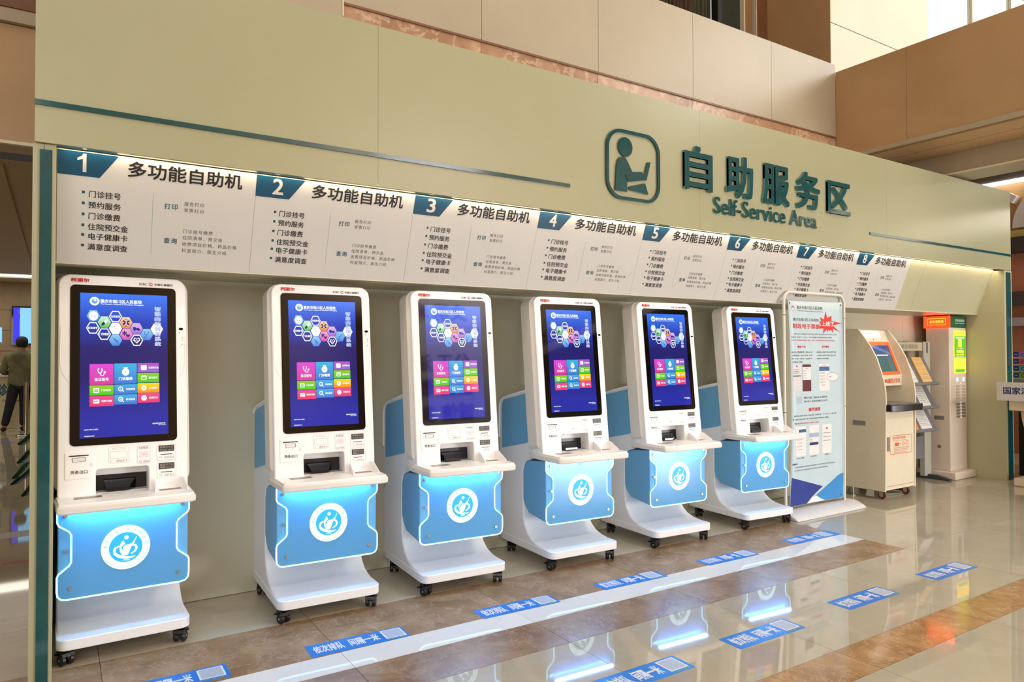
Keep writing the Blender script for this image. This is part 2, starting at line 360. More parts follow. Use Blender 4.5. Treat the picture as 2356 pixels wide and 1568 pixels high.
# inclined sign board and the flat soffit under it
sm = .18/.505
def SG(off): 
    n = Vector((0, -1, -sm)).normalized()
    def f(x, w):      # w runs down the slope from the top edge
        k = w/math.hypot(1, sm); return Vector((x, .6345+k*sm, 2.418-k))+n*off
    return f
ib = MB()
for a, b in ((.767, 8.43), (8.433, 9.912)):
    ib.prism([(a, 0), (b, 0), (b, .538), (a, .538)], SG(0), SG(-.015), 'cream_wall')
ib.build('wall_inclined', kind='structure', smooth=0)
MB().box(.767, 9.912, .812, 1.34, 1.905, 1.917, 'recess_wall').build('ceiling_recess', kind='structure', smooth=0)
MB().box(.79, 9.9, .604, .618, 2.432, 2.437, 'led_warm').build('led_strip', smooth=0, label='warm white LED strip hidden under the header lighting the numbered sign panels', cat='light')
# printed sign panels 1..8
LIST = ['门诊挂号', '预约服务', '门诊缴费', '住院预交金', '电子健康卡', '满意度调查']
SX = [.771, 1.662, 2.58, 3.493, 4.446, 5.378, 6.29, 7.21, 8.133]
def make_sign():
    r = empty('numbered_sign', (0, 0, 0)); F = SG(.0038); up = lambda a, b: F(a, -b)
    MB().prism([(0, .001), (.8895, .001), (.8895, .536), (0, .536)], SG(.003), SG(.0005), 'sign_white').build('board', r, smooth=0)
    t = MB(); text(t, '多功能自助机', up, .289, -.092, .531, .077, 'ink_black', .022); t.build('heading', r, smooth=0)
    for k, s in enumerate(LIST):
        zt = [.176, .228, .281, .334, .381, .433][k]
        MB().flat([(.100, zt+.006), (.112, zt+.006), (.112, zt+.019), (.100, zt+.019)], F, 'ink_teal').build('bullet', r, smooth=0)
        t = MB(); text_em(t, s, up, .1255, -(zt+.0315), .0345, 'ink_black', .016, sp=1.01); t.build('service_line', r, smooth=0)
    for s, zb in (('报告打印', .2035), ('发票打印', .236), ('门诊挂号缴费', .345), ('住院清单、预交金', .378), ('收费项目价格、药品价格', .412), ('科室简介、医生介绍', .446)):
        t = MB(); text_em(t, s, up, .546, -zb, .0222, 'ink_grey', .004, sp=1.115); t.build('detail_line', r, smooth=0)
    for s, x, zb in (('打印', .455, .228), ('查询', .459, .403)):
        t = MB(); text_em(t, s, up, x, -zb, .0305, 'ink_teal', .016, sp=1.1); t.build('detail_heading', r, smooth=0)
    MB().flat([(.4032, .158), (.4048, .158), (.4048, .467), (.4032, .467)], F, 'hair_line').build('divider_line', r, smooth=0)
    MB().flat([(0, .0015), (.249, .0015), (.171, .114), (0, .114)], F, 'badge_blue').build('number_badge', r, smooth=0)
    return r
NW = ['one', 'two', 'three', 'four', 'five', 'six', 'seven', 'eight']
sign0 = make_sign(); signs = [sign0]+[dup(sign0) for i in range(7)]
for i, r in enumerate(signs):
    w = SX[i+1]-SX[i]; r.location = (SX[i], 0, 0); r.scale = (w/.891, 1, 1)
    tag(r, None, 'white sign panel bearing the number %s above the machines' % NW[i], 'sign', 'numbered sign panels over the machines')
    n = MB(); F2 = SG(.0044)
    if i == 0: n.flat([(.079, .030), (.098, .020), (.102, .009), (.116, .009), (.116, .094), (.101, .094), (.101, .034), (.079, .043)], F2, 'sign_white')
    else: text(n, str(i+1), lambda a, b: F2(a, -b), .082, -.095, .056, .085, 'sign_white', .021)
    n.build('numeral', r, smooth=0)

# ---------------------------------------------------------------- teal pictogram and letters on the header
def acr(name, p2, y0=.522, y1=.533, parent=None, **k):
    return MB().prism(p2, XZ(y0), XZ(y1), 'teal_acrylic').build(name, parent, smooth=30, **k)
MB().box(.685, 3.664, .526, .536, 2.577, 2.600, 'teal_acrylic').build('trim_1', kind='structure', smooth=0)
MB().box(7.21, 10.125, .526, .536, 2.575, 2.598, 'teal_acrylic').build('trim_2', kind='structure', smooth=0)
pic = empty('pictogram', (0, 0, 0), label='teal acrylic pictogram of a person at a laptop in a rounded frame', cat='pictogram')
MB().ring(rrect(3.977, 2.548, 4.489, 3.046, .135, 8), rrect(4.000, 2.571, 4.466, 3.023, .113, 8), XZ(.520), 'teal_acrylic', XZ(.5355)).build('frame', pic, smooth=30)
# figure, traced in the pictogram's own plane
acr('head', ngon(4.154, 2.925, .066, 28, rz=.069), parent=pic)
acr('torso', [(4.058, 2.606), (4.168, 2.607), (4.168, 2.690), (4.150, 2.715), (4.141, 2.737), (4.160, 2.71), (4.184, 2.682), (4.325, 2.710), (4.355, 2.712), (4.395, 2.850), (4.365, 2.846), (4.338, 2.762), (4.318, 2.757), (4.310, 2.768), (4.218, 2.756), (4.172, 2.826), (4.150, 2.850), (4.118, 2.852), (4.090, 2.836), (4.078, 2.81), (4.070, 2.78)], parent=pic)
acr('desk', [(4.188, 2.648), (4.34, 2.690), (4.372, 2.612), (4.186, 2.625)], parent=pic)
CH = [('自', 4.735, 5.042, 2.705, 3.04), ('助', 5.20, 5.52, 2.70, 3.035), ('服', 5.64, 5.99, 2.695, 3.03), ('务', 6.085, 6.42, 2.705, 3.03), ('区', 6.53, 6.875, 2.71, 3.0)]
CL = ['first teal character from the left on the header, with three inner bars', 'second teal character from the left on the header', 'third teal character from the left on the header', 'fourth teal character from the left on the header', 'last teal character on the header, a box round a cross']
for (s, x0, x1, z0, z1), lb in zip(CH, CL):
    text3d(s, x1-x0, z1-z0, .02, 'teal_acrylic', 'teal_edge', .027).build('sign_character', loc=(x0, .524, z0), smooth=0, label=lb, cat='letter', group='teal characters on the header')
en = empty('english_sign', (0, 0, 0), label='teal acrylic words Self-Service Area on the header', cat='sign')
vs, fs = glyphs('Self-Service Area', .01); X0 = min(v[0] for v in vs); X1 = max(v[0] for v in vs); KX = (6.377-5.061)/(X1-X0)
pos = 0; ssrc = 'Self-Service Area'
for i, ch in enumerate(ssrc):
    if ch == ' ': continue
    a = glyphs(ssrc[:i+1], .01)[0]; b = glyphs(ch, .01)[0]
    xr = max(v[0] for v in a); bw = max(v[0] for v in b)-min(v[0] for v in b); zl = min(v[1] for v in b); zh = max(v[1] for v in b)
    x = 5.061+(xr-bw-X0)*KX; KZ = .135/.72
    text3d(ch, bw*KX, (zh-zl)*KZ, .014, 'teal_acrylic', 'teal_edge', .01).build('letter', en, loc=(x, .527, 2.553+zl*KZ), smooth=0)

# ---------------------------------------------------------------- self-service kiosk
kf = .1033; KN = Vector((0, -1, kf)).normalized()
def FK(off): return lambda x, z: Vector((x, .446+(z-1.0187)*kf, z))+KN*off
def cut(o, cutter):
    for q in (o, cutter):
        b = bmesh.new(); b.from_mesh(q.data); bmesh.ops.remove_doubles(b, verts=b.verts, dist=1e-6); bmesh.ops.recalc_face_normals(b, faces=b.faces); b.to_mesh(q.data); b.free()
    m = o.modifiers.new('cut', 'BOOLEAN'); m.object = cutter; m.operation = 'DIFFERENCE'; m.solver = 'EXACT'
    dg = bpy.context.evaluated_depsgraph_get(); dg.update()
    me = bpy.data.meshes.new_from_object(o.evaluated_get(dg)); o.modifiers.clear(); old = o.data; o.data = me; me.name = o.name
    bpy.data.objects.remove(cutter)
def make_kiosk():
    K = empty('self_service_kiosk', (0, 0, 0))
    # pedestal / spine, one C-shaped profile across the width
    prof = [(.345, .10), (.345, .133), (.44, .136), (.52, .146), (.585, .166), (.635, .20), (.67, .25), (.688, .31), (.69, .36), (.69, .63), (.68, .67), (.65, .70), (.60, .715), (.55, .735), (.548, .80), (.575, 1.15), (.60, 1.212), (.97, 1.138), (1.01, 1.115), (1.032, 1.07), (1.035, .604), (1.006, .594), (1.006, .567), (1.035, .553), (1.035, .10)]
    MB().prism(prof, lambda y, z: (-.284, y, z), lambda y, z: (.284, y, z), 'kiosk_white_lower').build('body', K, bevel=.008, seg=2)
    MB().prism(rrect(-.288, .3165, .288, 1.037, .05, 8), lambda a, b: (a, b, .084), lambda a, b: (a, b, .134), 'kiosk_white_lower').build('base_plate', K, bevel=.004)
    # leaning head
    h = MB().prism(rrect(-.287, .74, .287, 1.864, .055, 8), FK(0), FK(-.135), 'kiosk_white').build('head', K)
    c = MB().prism(rrect(-.127, .70, .105, .90, .012, 3), FK(.05), FK(-.105), 'kiosk_white').build('cutter')
    cut(h, c)
    h.data.shade_smooth(); h.data.set_sharp_from_angle(angle=radians(35))
    b = h.modifiers.new('bevel', 'BEVEL'); b.width = .006; b.segments = 2; b.limit_method = 'ANGLE'; b.angle_limit = radians(50)
    MB().ring(rrect(-.302, .79, .302, 1.868, .065, 8), rrect(-.286, .79, .286, 1.862, .055, 8), FK(-.045), 'kiosk_lip', FK(-.16)).build('back_rim', K)
    # side swooshes
    for s in (-1, 1):
        sw = MB(); sw.tube([FK(.0008)(s*.277, 1.60), FK(.0008)(s*.279, 1.50), FK(.0008)(s*.279, 1.42), FK(.0008)(s*.268, 1.37), FK(.0008)(s*.24, 1.325)], .0009, 'kiosk_lip', 5); sw.build('seam_line', K)
    bz = MB().prism(rrect(-.2372, 1.0187, .2372, 1.812, .022, 6), FK(.004), FK(-.004), 'bezel_black').build('bezel', K)
    sc = MB().flat([(-.196, 1.0543), (.196, 1.0543), (.196, 1.772), (-.196, 1.772)], FK(.0046), 'screen_blue').build('screen', K, smooth=0)
    # picture on the display; u runs 0..1 across, v 0..1 down
    def SF(off): return lambda u, v: FK(off)(-.196+.392*u, 1.772-.7177*v)
    def SU(off): return lambda u, v: FK(off)(-.196+.392*u, 1.772+.7177*v)
    cx = lambda a: a/1000; cy = lambda b: (b+14)/1600
    A, B2, C2 = SF(.0050), SF(.0054), SF(.0058); TU = SU(.0054)
    lg = MB(); lg.flat(ngon(cx(158), cy(77), .055, 28, rz=.030), A, 'glow_white'); lg.flat(ngon(cx(158), cy(77), .032, 20, rz=.0175), B2, 'hex_blue')
    lg.flat(ngon(cx(163), cy(66), .013, 12, rz=.007), C2, 'glow_white')
    text(lg, '重庆市南川区人民医院', TU, cx(220), -cy(94), cx(475), 42/1600, 'glow_white', .035)
    text(lg, "The People's Hospital of Nanchuan Chongqing", TU, cx(225), -cy(116), cx(490), 17/1600, 'glow_white', .03)
    lg.build('hospital_title', sc, smooth=0)
    vt = MB()
    for k, ch in enumerate('智能自助服务系统'):
        text(vt, ch, TU, cx(845), -cy(118+58*k+54), cx(76), 52/1600, 'glow_white', .045)
        text(vt, ch, SU(.0062), cx(848), -cy(118+58*k+52), cx(70), 48/1600, 'glow_line', -.004)
    vt.build('vertical_title', sc, smooth=0)
    def hexa(x, y, k=1.0): return [(cx(x+78*k*cos(radians(60*i))), cy(y+76*k*sin(radians(60*i)))) for i in range(6)]
    star = lambda x, y, r: [p for i in range(6) for p in ((x+r*cos(radians(30+60*i)-.24), y+r*sin(radians(30+60*i)-.24)), (x+r*cos(radians(30+60*i)+.24), y+r*sin(radians(30+60*i)+.24)), (x+r*.35*cos(radians(60+60*i)), y+r*.35*sin(radians(60+60*i))))]
    M2 = lambda pts: [(cx(a), cy(b)) for a, b in pts]
    for x, y, m, ic in ((145, 243, 'hex_blue', 'phone'), (268, 310, 'hex_green', 'pill'), (392, 244, None, '住院查询'), (512, 312, 'hex_orange', 'star'), (632, 379, 'hex_purple', 'car'), (140, 377, None, '自助挂号'), (265, 445, None, '门诊缴费'), (392, 378, 'glow_white', 'page'), (515, 445, 'hex_pink', 'heart'), (752, 445, 'hex_blue', 'steth'), (872, 380, 'glow_white', ''), (635, 511, None, 'pulse'), (392, 511, 'hex_blue', 'syringe')):
        g = MB()
        if m: g.flat(hexa(x, y, .97), A, m)
        else: g.ring(hexa(x, y, .97), hexa(x, y, .80), A, 'glow_white')
        if ic and ord(ic[0]) > 300: text(g, ic, TU, cx(x-52), -cy(y+14), cx(104), 28/1600, 'glow_white', .03)
        elif ic == 'phone': g.flat(M2(ngon(x, y, 52, 24)), B2, 'glow_white'); g.flat(M2([(x-25, y-4), (x-12, y-4), (x-12, y+4), (x-25, y+4)]), C2, 'glow_line'); g.flat(M2([(x+5, y-6), (x+12, y-6), (x+26, y+14), (x+20, y+18)]), C2, 'glow_line')
        elif ic == 'pill':
            g.flat(M2([(x-35, y+20), (x+18, y-36), (x+36, y-28), (x+36, y-10), (x-16, y+42), (x-34, y+36)]), B2, 'glow_white'); g.flat(M2([(x-35, y+20), (x-10, y-6), (x+10, y+16), (x-16, y+42), (x-34, y+36)]), C2, 'glow_navy')
        elif ic == 'star': g.flat(M2(star(x, y, 44)), B2, 'glow_navy'); g.flat(M2([(x-4, y-36), (x+4, y-36), (x+4, y+36), (x-4, y+36)]), C2, 'glow_white')
        elif ic == 'car': g.flat(M2([(x-40, y+14), (x-40, y-18), (x-10, y-18), (x-4, y-6), (x+18, y-10), (x+42, y+4), (x+42, y+16)]), B2, 'glow_navy'); g.flat(M2(ngon(x-22, y+16, 10, 12)), C2, 'glow_navy'); g.flat(M2(ngon(x+24, y+16, 10, 12)), C2, 'glow_navy')
        elif ic == 'page': g.flat(M2([(x-16, y-28), (x-6, y-28), (x-6, y-20), (x-16, y-20)]), B2, 'glow_red'); g.flat(M2([(x-16, y+4), (x+22, y+4), (x+22, y+8), (x-16, y+8)]), B2, 'hex_blue')
        elif ic == 'heart':
            g.flat(M2(star(x-20, y-14, 28)), B2, 'glow_navy'); g.flat(M2([(x+18, y+34), (x-2, y+16), (x-2, y+4), (x+8, y), (x+18, y+6), (x+28, y), (x+40, y+4), (x+40, y+16)]), C2, 'glow_navy')
        elif ic == 'steth':
            g.tube([A(*p) for p in M2([(x-24, y-36), (x-28, y-10), (x-8, y+8), (x+14, y-10), (x+22, y-36)])], .0014, 'glow_navy', 4); g.tube([A(*p) for p in M2([(x-4, y+8), (x-4, y+30), (x-20, y+44), (x-34, y+34), (x-22, y+24)])], .0014, 'glow_navy', 4)
        elif ic == 'pulse':
            hp = [(x, y+38), (x-38, y+2), (x-34, y-24), (x-14, y-30), (x, y-16), (x+14, y-30), (x+34, y-24), (x+38, y+2)]
            hq = [(x+(a-x)*.68, y+(b-y)*.68) for a, b in hp]; g.ring(M2(hp), M2(hq), B2, 'glow_white'); g.tube([A(*p) for p in M2([(x-50, y+4), (x-14, y+4), (x-4, y-12), (x+4, y+14), (x+16, y+2)])], .0014, 'glow_white', 4)
        elif ic == 'syringe': g.tube([A(*p) for p in M2([(x-36, y-36), (x-16, y-14)])], .0010, 'glow_navy', 4); g.ring(M2([(x-20, y-6), (x-8, y-18), (x+26, y+12), (x+14, y+26)]), M2([(x-13, y-6), (x-8, y-11), (x+19, y+13), (x+14, y+19)]), B2, 'glow_navy'); g.tube([A(*p) for p in M2([(x+18, y+20), (x+36, y+40)])], .0012, 'glow_navy', 4)
        g.build('hexagon_icon', sc, smooth=0)
    def tile(x0, y0, x1, y1, m, s, icon, big=False):
        g = MB(); g.flat([(cx(a), cy(b)) for a, b in rrect(x0, y0, x1, y1, 6, 3)], A, m)
        X = (x0+x1)/2
        if big:
            text(g, s, TU, cx(X-78), -cy(y0+190), cx(156), 38/1600, 'glow_white', .035)
            if icon == 'steth':
                g.tube([A(*p) for p in M2([(X-32, y0+46), (X-44, y0+70), (X-30, y0+100), (X-6, y0+96), (X+4, y0+72), (X-2, y0+48)])], .0026, 'glow_white', 5)
                g.tube([A(*p) for p in M2([(X-18, y0+102), (X-8, y0+126), (X+16, y0+128), (X+32, y0+100)])], .0026, 'glow_white', 5); g.flat(M2(ngon(X+34, y0+92, 13, 12)), B2, 'glow_white')
            else:
                g.flat(M2(ngon(X, y0+96, 42, 20)), A, 'glow_white'); g.flat(M2(ngon(X, y0+96, 42, 20)), B2, 'glow_white'); g.flat(M2([(X-14, y0+66), (X-26, y0+44), (X+26, y0+44), (X+14, y0+66)]), B2, 'glow_white'); g.flat(M2(ngon(X, y0+98, 7, 8)), C2, m)
        else:
            Y = (y0+y1)/2; xi = x0+74
            if icon == 'sq': g.flat(M2(rrect(xi-34, Y-28, xi+34, Y+28, 8, 3)), B2, 'glow_white')
            elif icon == 'cal': g.ring(M2(rrect(xi-32, Y-26, xi+32, Y+26, 8, 3)), M2(rrect(xi-22, Y-12, xi+22, Y+16, 3, 3)), B2, 'glow_white'); g.flat(M2([(xi-20, Y-1), (xi+20, Y-1), (xi+20, Y+4), (xi-20, Y+4)]), C2, 'glow_white')
            elif icon == 'sun': g.ring(M2(ngon(xi, Y, 31, 16)), M2(ngon(xi, Y, 9, 16)), B2, 'glow_white')
            elif icon == 'mag': g.ring(M2(ngon(xi-4, Y-4, 28, 18)), M2(ngon(xi-4, Y-4, 18, 18)), B2, 'glow_white'); g.flat(M2(ngon(xi-2, Y-2, 8, 8)), B2, 'glow_white'); g.flat(M2([(xi+12, Y+16), (xi+20, Y+10), (xi+36, Y+26), (xi+28, Y+32)]), B2, 'glow_white')
            elif icon == 'card': g.flat(M2(rrect(xi-34, Y-20, xi+34, Y+24, 5, 2)), B2, 'glow_white'); g.flat(M2([(xi-28, Y-4), (xi+20, Y-4), (xi+20, Y+4), (xi-28, Y+4)]), C2, m)
            elif icon == 'print': g.flat(M2(rrect(xi-32, Y-14, xi+32, Y+18, 9, 3)), B2, 'glow_white'); g.flat(M2([(xi-22, Y-28), (xi+22, Y-28), (xi+22, Y+30), (xi-22, Y+30)]), B2, 'glow_white'); g.flat(M2([(xi-18, Y-4), (xi+18, Y-4), (xi+18, Y+2), (xi-18, Y+2)]), C2, m)
            text(g, s, TU, cx(xi+56), -cy(Y+12), cx(104 if len(s) < 5 else 118), 24/1600, 'glow_white', .03)
        g.build('app_tile', sc, smooth=0)
    tile(104, 778, 370, 1008, 'tile_magenta', '当日挂号', 'steth', True); tile(377, 775, 634, 1004, 'tile_azure', '门诊缴费', 'bag', True)
    tile(641, 772, 892, 878, 'tile_purple', '住院预交金', 'sq'); tile(641, 886, 894, 993, 'tile_green', '预约挂号', 'cal')
    tile(104, 1015, 371, 1125, 'tile_green', '门诊查询', 'cal'); tile(378, 1010, 637, 1117, 'tile_azure', '住院查询', 'mag'); tile(641, 1000, 897, 1110, 'tile_orange', '公共服务', 'sun')
    tile(104, 1131, 373, 1245, 'tile_pink', '健康卡注册', 'card'); tile(378, 1123, 637, 1233, 'tile_azure', '费用查询', 'mag'); tile(643, 1113, 899, 1223, 'tile_pink', '发票打印', 'print')
    ft = MB()
    text(ft, '2020年12月01日 星期二', TU, cx(45), -cy(1502), cx(158), 14/1600, 'glow_white', .03); text(ft, 'V202001013', TU, cx(45), -cy(1572), cx(112), 14/1600, 'glow_white', .03)
    text(ft, '科技改变 服务生活', TU, cx(812), -cy(1470), cx(152), 17/1600, 'glow_white', .03); text(ft, '技术支持', TU, cx(880), -cy(1484), cx(90), 9/1600, 'glow_white', .03)
    ft.build('footer_text', sc, smooth=0)
    # prints and fittings on the head
    g = MB(); text(g, '柯丽尔', FK(.0012), -.236, 1.825, .080, .021, 'print_red', .045)
    text(g, 'ICBC', FK(.0012), .066, 1.824, .037, .011, 'print_dark', .02); g.ring(ngon(.1195, 1.8295, .0095, 20), ngon(.1195, 1.8295, .0075, 20), FK(.0012), 'print_red'); text(g, '工', FK(.0012), .1145, 1.8245, .010, .010, 'print_red', .05)
    text(g, '中国工商银行', FK(.0012), .137, 1.823, .087, .0125, 'print_dark', .025); g.build('brand_print', K, smooth=0, label='small red and black printing along the top edge')
    g = MB(); g.prism(rrect(.2515, 1.592, .2715, 1.605, .006, 4), FK(.0025), FK(-.001), 'bezel_black'); g.prism(ngon(.255, 1.578, .0025, 8), FK(.001), FK(0), 'bezel_black')
    for z, r in ((1.552, .003), (1.540, .003), (1.516, .003), (1.508, .002)): g.prism(ngon(.267 if r > .002 else .257, z, r, 8), FK(.001), FK(0), 'kiosk_seam')
    g.build('camera_eye', K, smooth=0)
    rd = MB().prism([(-.257, .862), (-.143, .862), (-.143, .990), (-.257, .990)], FK(.0035), FK(-.001), 'kiosk_white').build('receipt_door', K, bevel=.0015)
    g = MB(); g.flat([(-.240, .970), (-.158, .970), (-.158, .9755), (-.240, .9755)], FK(.0042), 'slot_black')
    g.ring([(-.228, .964), (-.170, .964), (-.170, .944), (-.226, .941)], [(-.224, .9615), (-.174, .9615), (-.174, .9465), (-.222, .9435)], FK(.0042), 'print_grey')
    for k in range(3):
        for q in range(7): g.flat([(-.219+q*.0065, .9485+k*.004), (-.216+q*.0065, .9485+k*.004), (-.216+q*.0065, .950+k*.004), (-.219+q*.0065, .950+k*.004)], FK(.0042), 'print_grey')
    text(g, '凭条出口', FK(.0042), -.234, .886, .071, .017, 'print_dark', .02); g.build('print', rd, smooth=0)
    MB().prism(rrect(-.152, .918, -.141, .936, .002, 2), FK(.0052), FK(.003), 'kiosk_lip').build('latch', rd, smooth=0)
    def outline(x0, z0, x1, z1, parent, r=.009):
        return MB().ring(rrect(x0, z0, x1, z1, r, 4), rrect(x0+.001, z0+.001, x1-.001, z1-.001, r-.001, 4), FK(.0012), 'kiosk_seam').build('outline', parent, smooth=0)
    p = MB().prism(rrect(-.072, .925, .016, 1.0065, .009, 4), FK(.0008), FK(-.002), 'kiosk_white').build('card_dispenser', K, smooth=0); outline(-.072, .925, .016, 1.0065, p)
    g = MB(); g.ring(rrect(-.057, .992, .001, .9985, .001, 2), rrect(-.056, .993, 0, .9975, .0005, 2), FK(.0012), 'kiosk_seam'); g.ring(rrect(-.066, .947, .009, .981, .004, 3), rrect(-.065, .948, .008, .980, .003, 3), FK(.0012), 'kiosk_seam')
    text(g, '请取走卡', FK(.0012), -.040, .929, .050, .0115, 'print_grey', .01); text(g, '厂', FK(.0012), -.065, .929, .012, .010, 'print_grey', .01); g.build('print', p, smooth=0)
    p = MB().prism(rrect(.053, .912, .112, 1.003, .008, 4), FK(.0008), FK(-.002), 'kiosk_white').build('code_scanner', K, smooth=0); outline(.053, .912, .112, 1.003, p)
    g = MB(); text(g, '扫码区', FK(.0012), .060, .985, .045, .0125, 'print_grey', .015); text(g, '回 保持', FK(.0012), .061, .916, .046, .012, 'print_grey', .01); g.build('print', p, smooth=0)
    g = MB(); g.flat([(.061, .936), (.104, .936), (.104, .979), (.061, .979)], FK(.0012), 'scan_pink'); g.flat(ngon(.083, .957, .0018, 8), FK(.0018), 'slot_black')
    for z in (.9755, .9395):
        for xx in (.066, .083, .099): g.flat([(xx-.005, z-.0013), (xx+.005, z-.0013), (xx+.005, z+.0013), (xx-.005, z+.0013)], FK(.0018), 'scan_led')
    g.build('scan_window', p, smooth=0)
    for z, s1, s2 in ((.921, '社保卡入口', 'Social card'), (.832, '就诊卡入口', '健康卡入口')):
        p = MB().prism(rrect(.142, z, .231, z+.0825, .009, 4), FK(.0008), FK(-.002), 'kiosk_white').build('card_reader', K, smooth=0); outline(.142, z, .231, z+.0825, p)
        g = MB(); g.prism(rrect(.150, z+.044, .2235, z+.0755, .002, 2), FK(.0016), FK(0), 'plate_dark')
        text(g, s1, FK(.0022), .156, z+.0605, .062, .0115, 'kiosk_seam', .02); text(g, s2, FK(.0022), .156, z+.048, .062, .0085 if s2[0] == 'S' else .0105, 'kiosk_seam', .015)
        g.flat([(.159, z+.0275), (.213, z+.0275), (.213, z+.031), (.159, z+.031)], FK(.0014), 'slot_black'); text(g, '芯片向上', FK(.0014), .176, z+.0075, .049, .0125, 'print_grey', .01); text(g, "''/", FK(.0014), .153, z+.008, .014, .0125, 'print_grey', .0)
        g.build('print', p, smooth=0)
    # niche with angled document scanner
    g = MB(); g.prism([(-.1265, .760), (.1045, .760), (.1045, .868), (-.1265, .868)], FK(-.103), FK(-.098), 'niche_dark'); g.build('niche_lining', K, smooth=0)
    MB().prism([(-.08, .02), (.02, .02), (.055, .09), (-.09, .09)], lambda a, b: FK(-b-.003)(a, .792), lambda a, b: FK(-b-.003)(a, .792+b*.6), 'niche_glass').build('document_scanner', K, smooth=0)
    # shelf
    sh = MB().prism([(-.292, .215), (-.262, .198), (.262, .198), (.292, .215), (.303, .46), (.292, .60), (-.292, .60), (-.303, .46)], lambda a, b: (a, b, .736), lambda a, b: (a, b, .772), 'kiosk_lip').build('shelf', K, bevel=.008, seg=3)
    MB().prism([(-.284, .222), (-.256, .206), (.256, .206), (.284, .222), (.292, .46), (.27, .56), (-.27, .56), (-.292, .46)], lambda a, b: (a, b, .770), lambda a, b: (a, b, .782), 'kiosk_white').build('shelf_top', sh, bevel=.003)
    g = MB(); TP = lambda z: (lambda a, b: (a, b, z)); g.prism(rrect(-.222, .325, -.105, .375, .004, 3), TP(.7835), TP(.781), 'plate_grey'); text(g, '请将证件放置此处', TP(.7838), -.205, .355, .08, .009, 'kiosk_white', .01); text(g, '扫描区域', TP(.7838), -.205, .338, .07, .009, 'kiosk_white', .01); g.build('label_plate', sh, smooth=0)
    g = MB(); text(g, '请刷身份证 O O 二维码扫描', TP(.7828), -.10, .405, .2, .010, 'print_grey', .01)
    g.ring(rrect(-.088, .335, .03, .385, .003, 2), rrect(-.087, .336, .029, .384, .002, 2), TP(.7828), 'kiosk_seam'); g.build('print', sh, smooth=0)
    U = lambda r, cx, cy, a0, a1: [(cx+r*cos(radians(a0+(a1-a0)*k/6)), cy+r*sin(radians(a0+(a1-a0)*k/6))) for k in range(7)]
    po = [(.118, .300)]+U(.030, .152, .383, 180, 90)+U(.030, .236, .383, 90, 0)+[(.270, .300), (.264, .300)]+U(.022, .236, .383, 0, 90)+U(.022, .152, .383, 90, 180)+[(.124, .300)]
    def trayz(a, b): return (a, b, .784+.052*min(1, max(.06, (b-.300)/.055))**.6)
    MB().prism(po, lambda a, b: (a, b, .780), trayz, 'kiosk_white').build('tray_wall', sh, bevel=.001)
    MB().flat([(.145, .345), (.245, .345), (.245, .385), (.145, .385)], TP(.7835), 'tray_sticker').build('tray_sticker', sh, smooth=0)
    MB().box(-.240, .240, .332, .352, .728, .7345, 'led_strip_blue').build('under_shelf_light', K, smooth=0, label='bright blue LED bar under the shelf')
    # blue box, LED outline, front panel, crest
    bx = MB().prism([(.392, .318), (.615, .345), (.665, .39), (.689, .43), (.689, .63), (.66, .69), (.60, .712), (.392, .733)], lambda y, z: (-.2835, y, z), lambda y, z: (.2835, y, z), 'panel_blue').build('blue_box', K, bevel=.006)
    PY = lambda y: (lambda a, b: (a, y, b))
    half = [(.249, .303), (.268, .308), (.281, .322), (.285, .345), (.285, .412), (.279, .427), (.236, .462), (.228, .478), (.228, .604), (.236, .622), (.279, .655), (.285, .670), (.285, .734)]
    poly = half+[(-a, b) for a, b in reversed(half)]
    fp = MB().prism(poly, PY(.381), PY(.387), 'acrylic_blue').build('front_panel', K, smooth=0)
    MB().tube([(a*1.004, .384, b) for a, b in reversed([(-a, b) for a, b in reversed(half)][::-1])][::-1][:0] + [(a*1.004, .3825, b) for a, b in reversed(half)]+[(-a*1.004, .3825, b) for a, b in half], .0042, 'led_cyan', 6).build('led_outline', fp)
    for sx, sz in ((-.253, .700), (.253, .700), (-.247, .530), (-.232, .357), (.236, .355)):
        MB().cyl((sx, .381, sz), (sx, .374, sz), .0085, 'screw_metal', 14).build('screw', fp)
    MB().prism(rrect(-.014, .690, .014, .702, .005, 4), PY(.378), PY(.381), 'panel_blue').build('latch_button', fp, smooth=0)
    cr = MB(); cr.prism(ngon(0, .516, .107, 48), PY(.3785), PY(.381), 'logo_white'); cr.build('crest', fp)
    g = MB(); g.flat(ngon(0, .516, .073, 40), PY(.3780), 'logo_cyan'); g.build('crest_disc', fp, smooth=0)
    g = MB(); Y = PY(.3772)
    g.flat(ngon(.002, .563, .0095, 14), Y, 'logo_white')
    fan = []
    def blade(pts, w):      # a tapering stroke
        L = []; Rr = []; n = len(pts)
        for q in range(n):
            a = Vector(pts[max(0, q-1)]); b = Vector(pts[min(n-1, q+1)]); d = (b-a).normalized(); p = Vector(pts[q]); nn = Vector((-d.y, d.x))*w*sin(pi*(.12+.80*q/(n-1)))
            L.append(tuple(p+nn)); Rr.append(tuple(p-nn))
        g.flat(L+Rr[::-1], Y, 'logo_white')
    for k, (tx, tz) in enumerate(((.047, .563), (.043, .548), (.036, .538), (.026, .532), (.014, .528), (.003, .527))):
        bx = .006-.0035*k
        blade([(bx, .476), (bx-.004+.002*(5-k), .495), (bx+(tx-bx)*.35, .518), (bx+(tx-bx)*.65, .532 if k < 2 else .525), (tx, tz)], .0036)
    blade([(-.014, .480), (-.022, .500), (-.024, .522), (-.018, .545)], .0046)
    g.flat([(-.012, .552), (-.020, .538), (-.018, .520), (-.004, .535)], Y, 'logo_white')
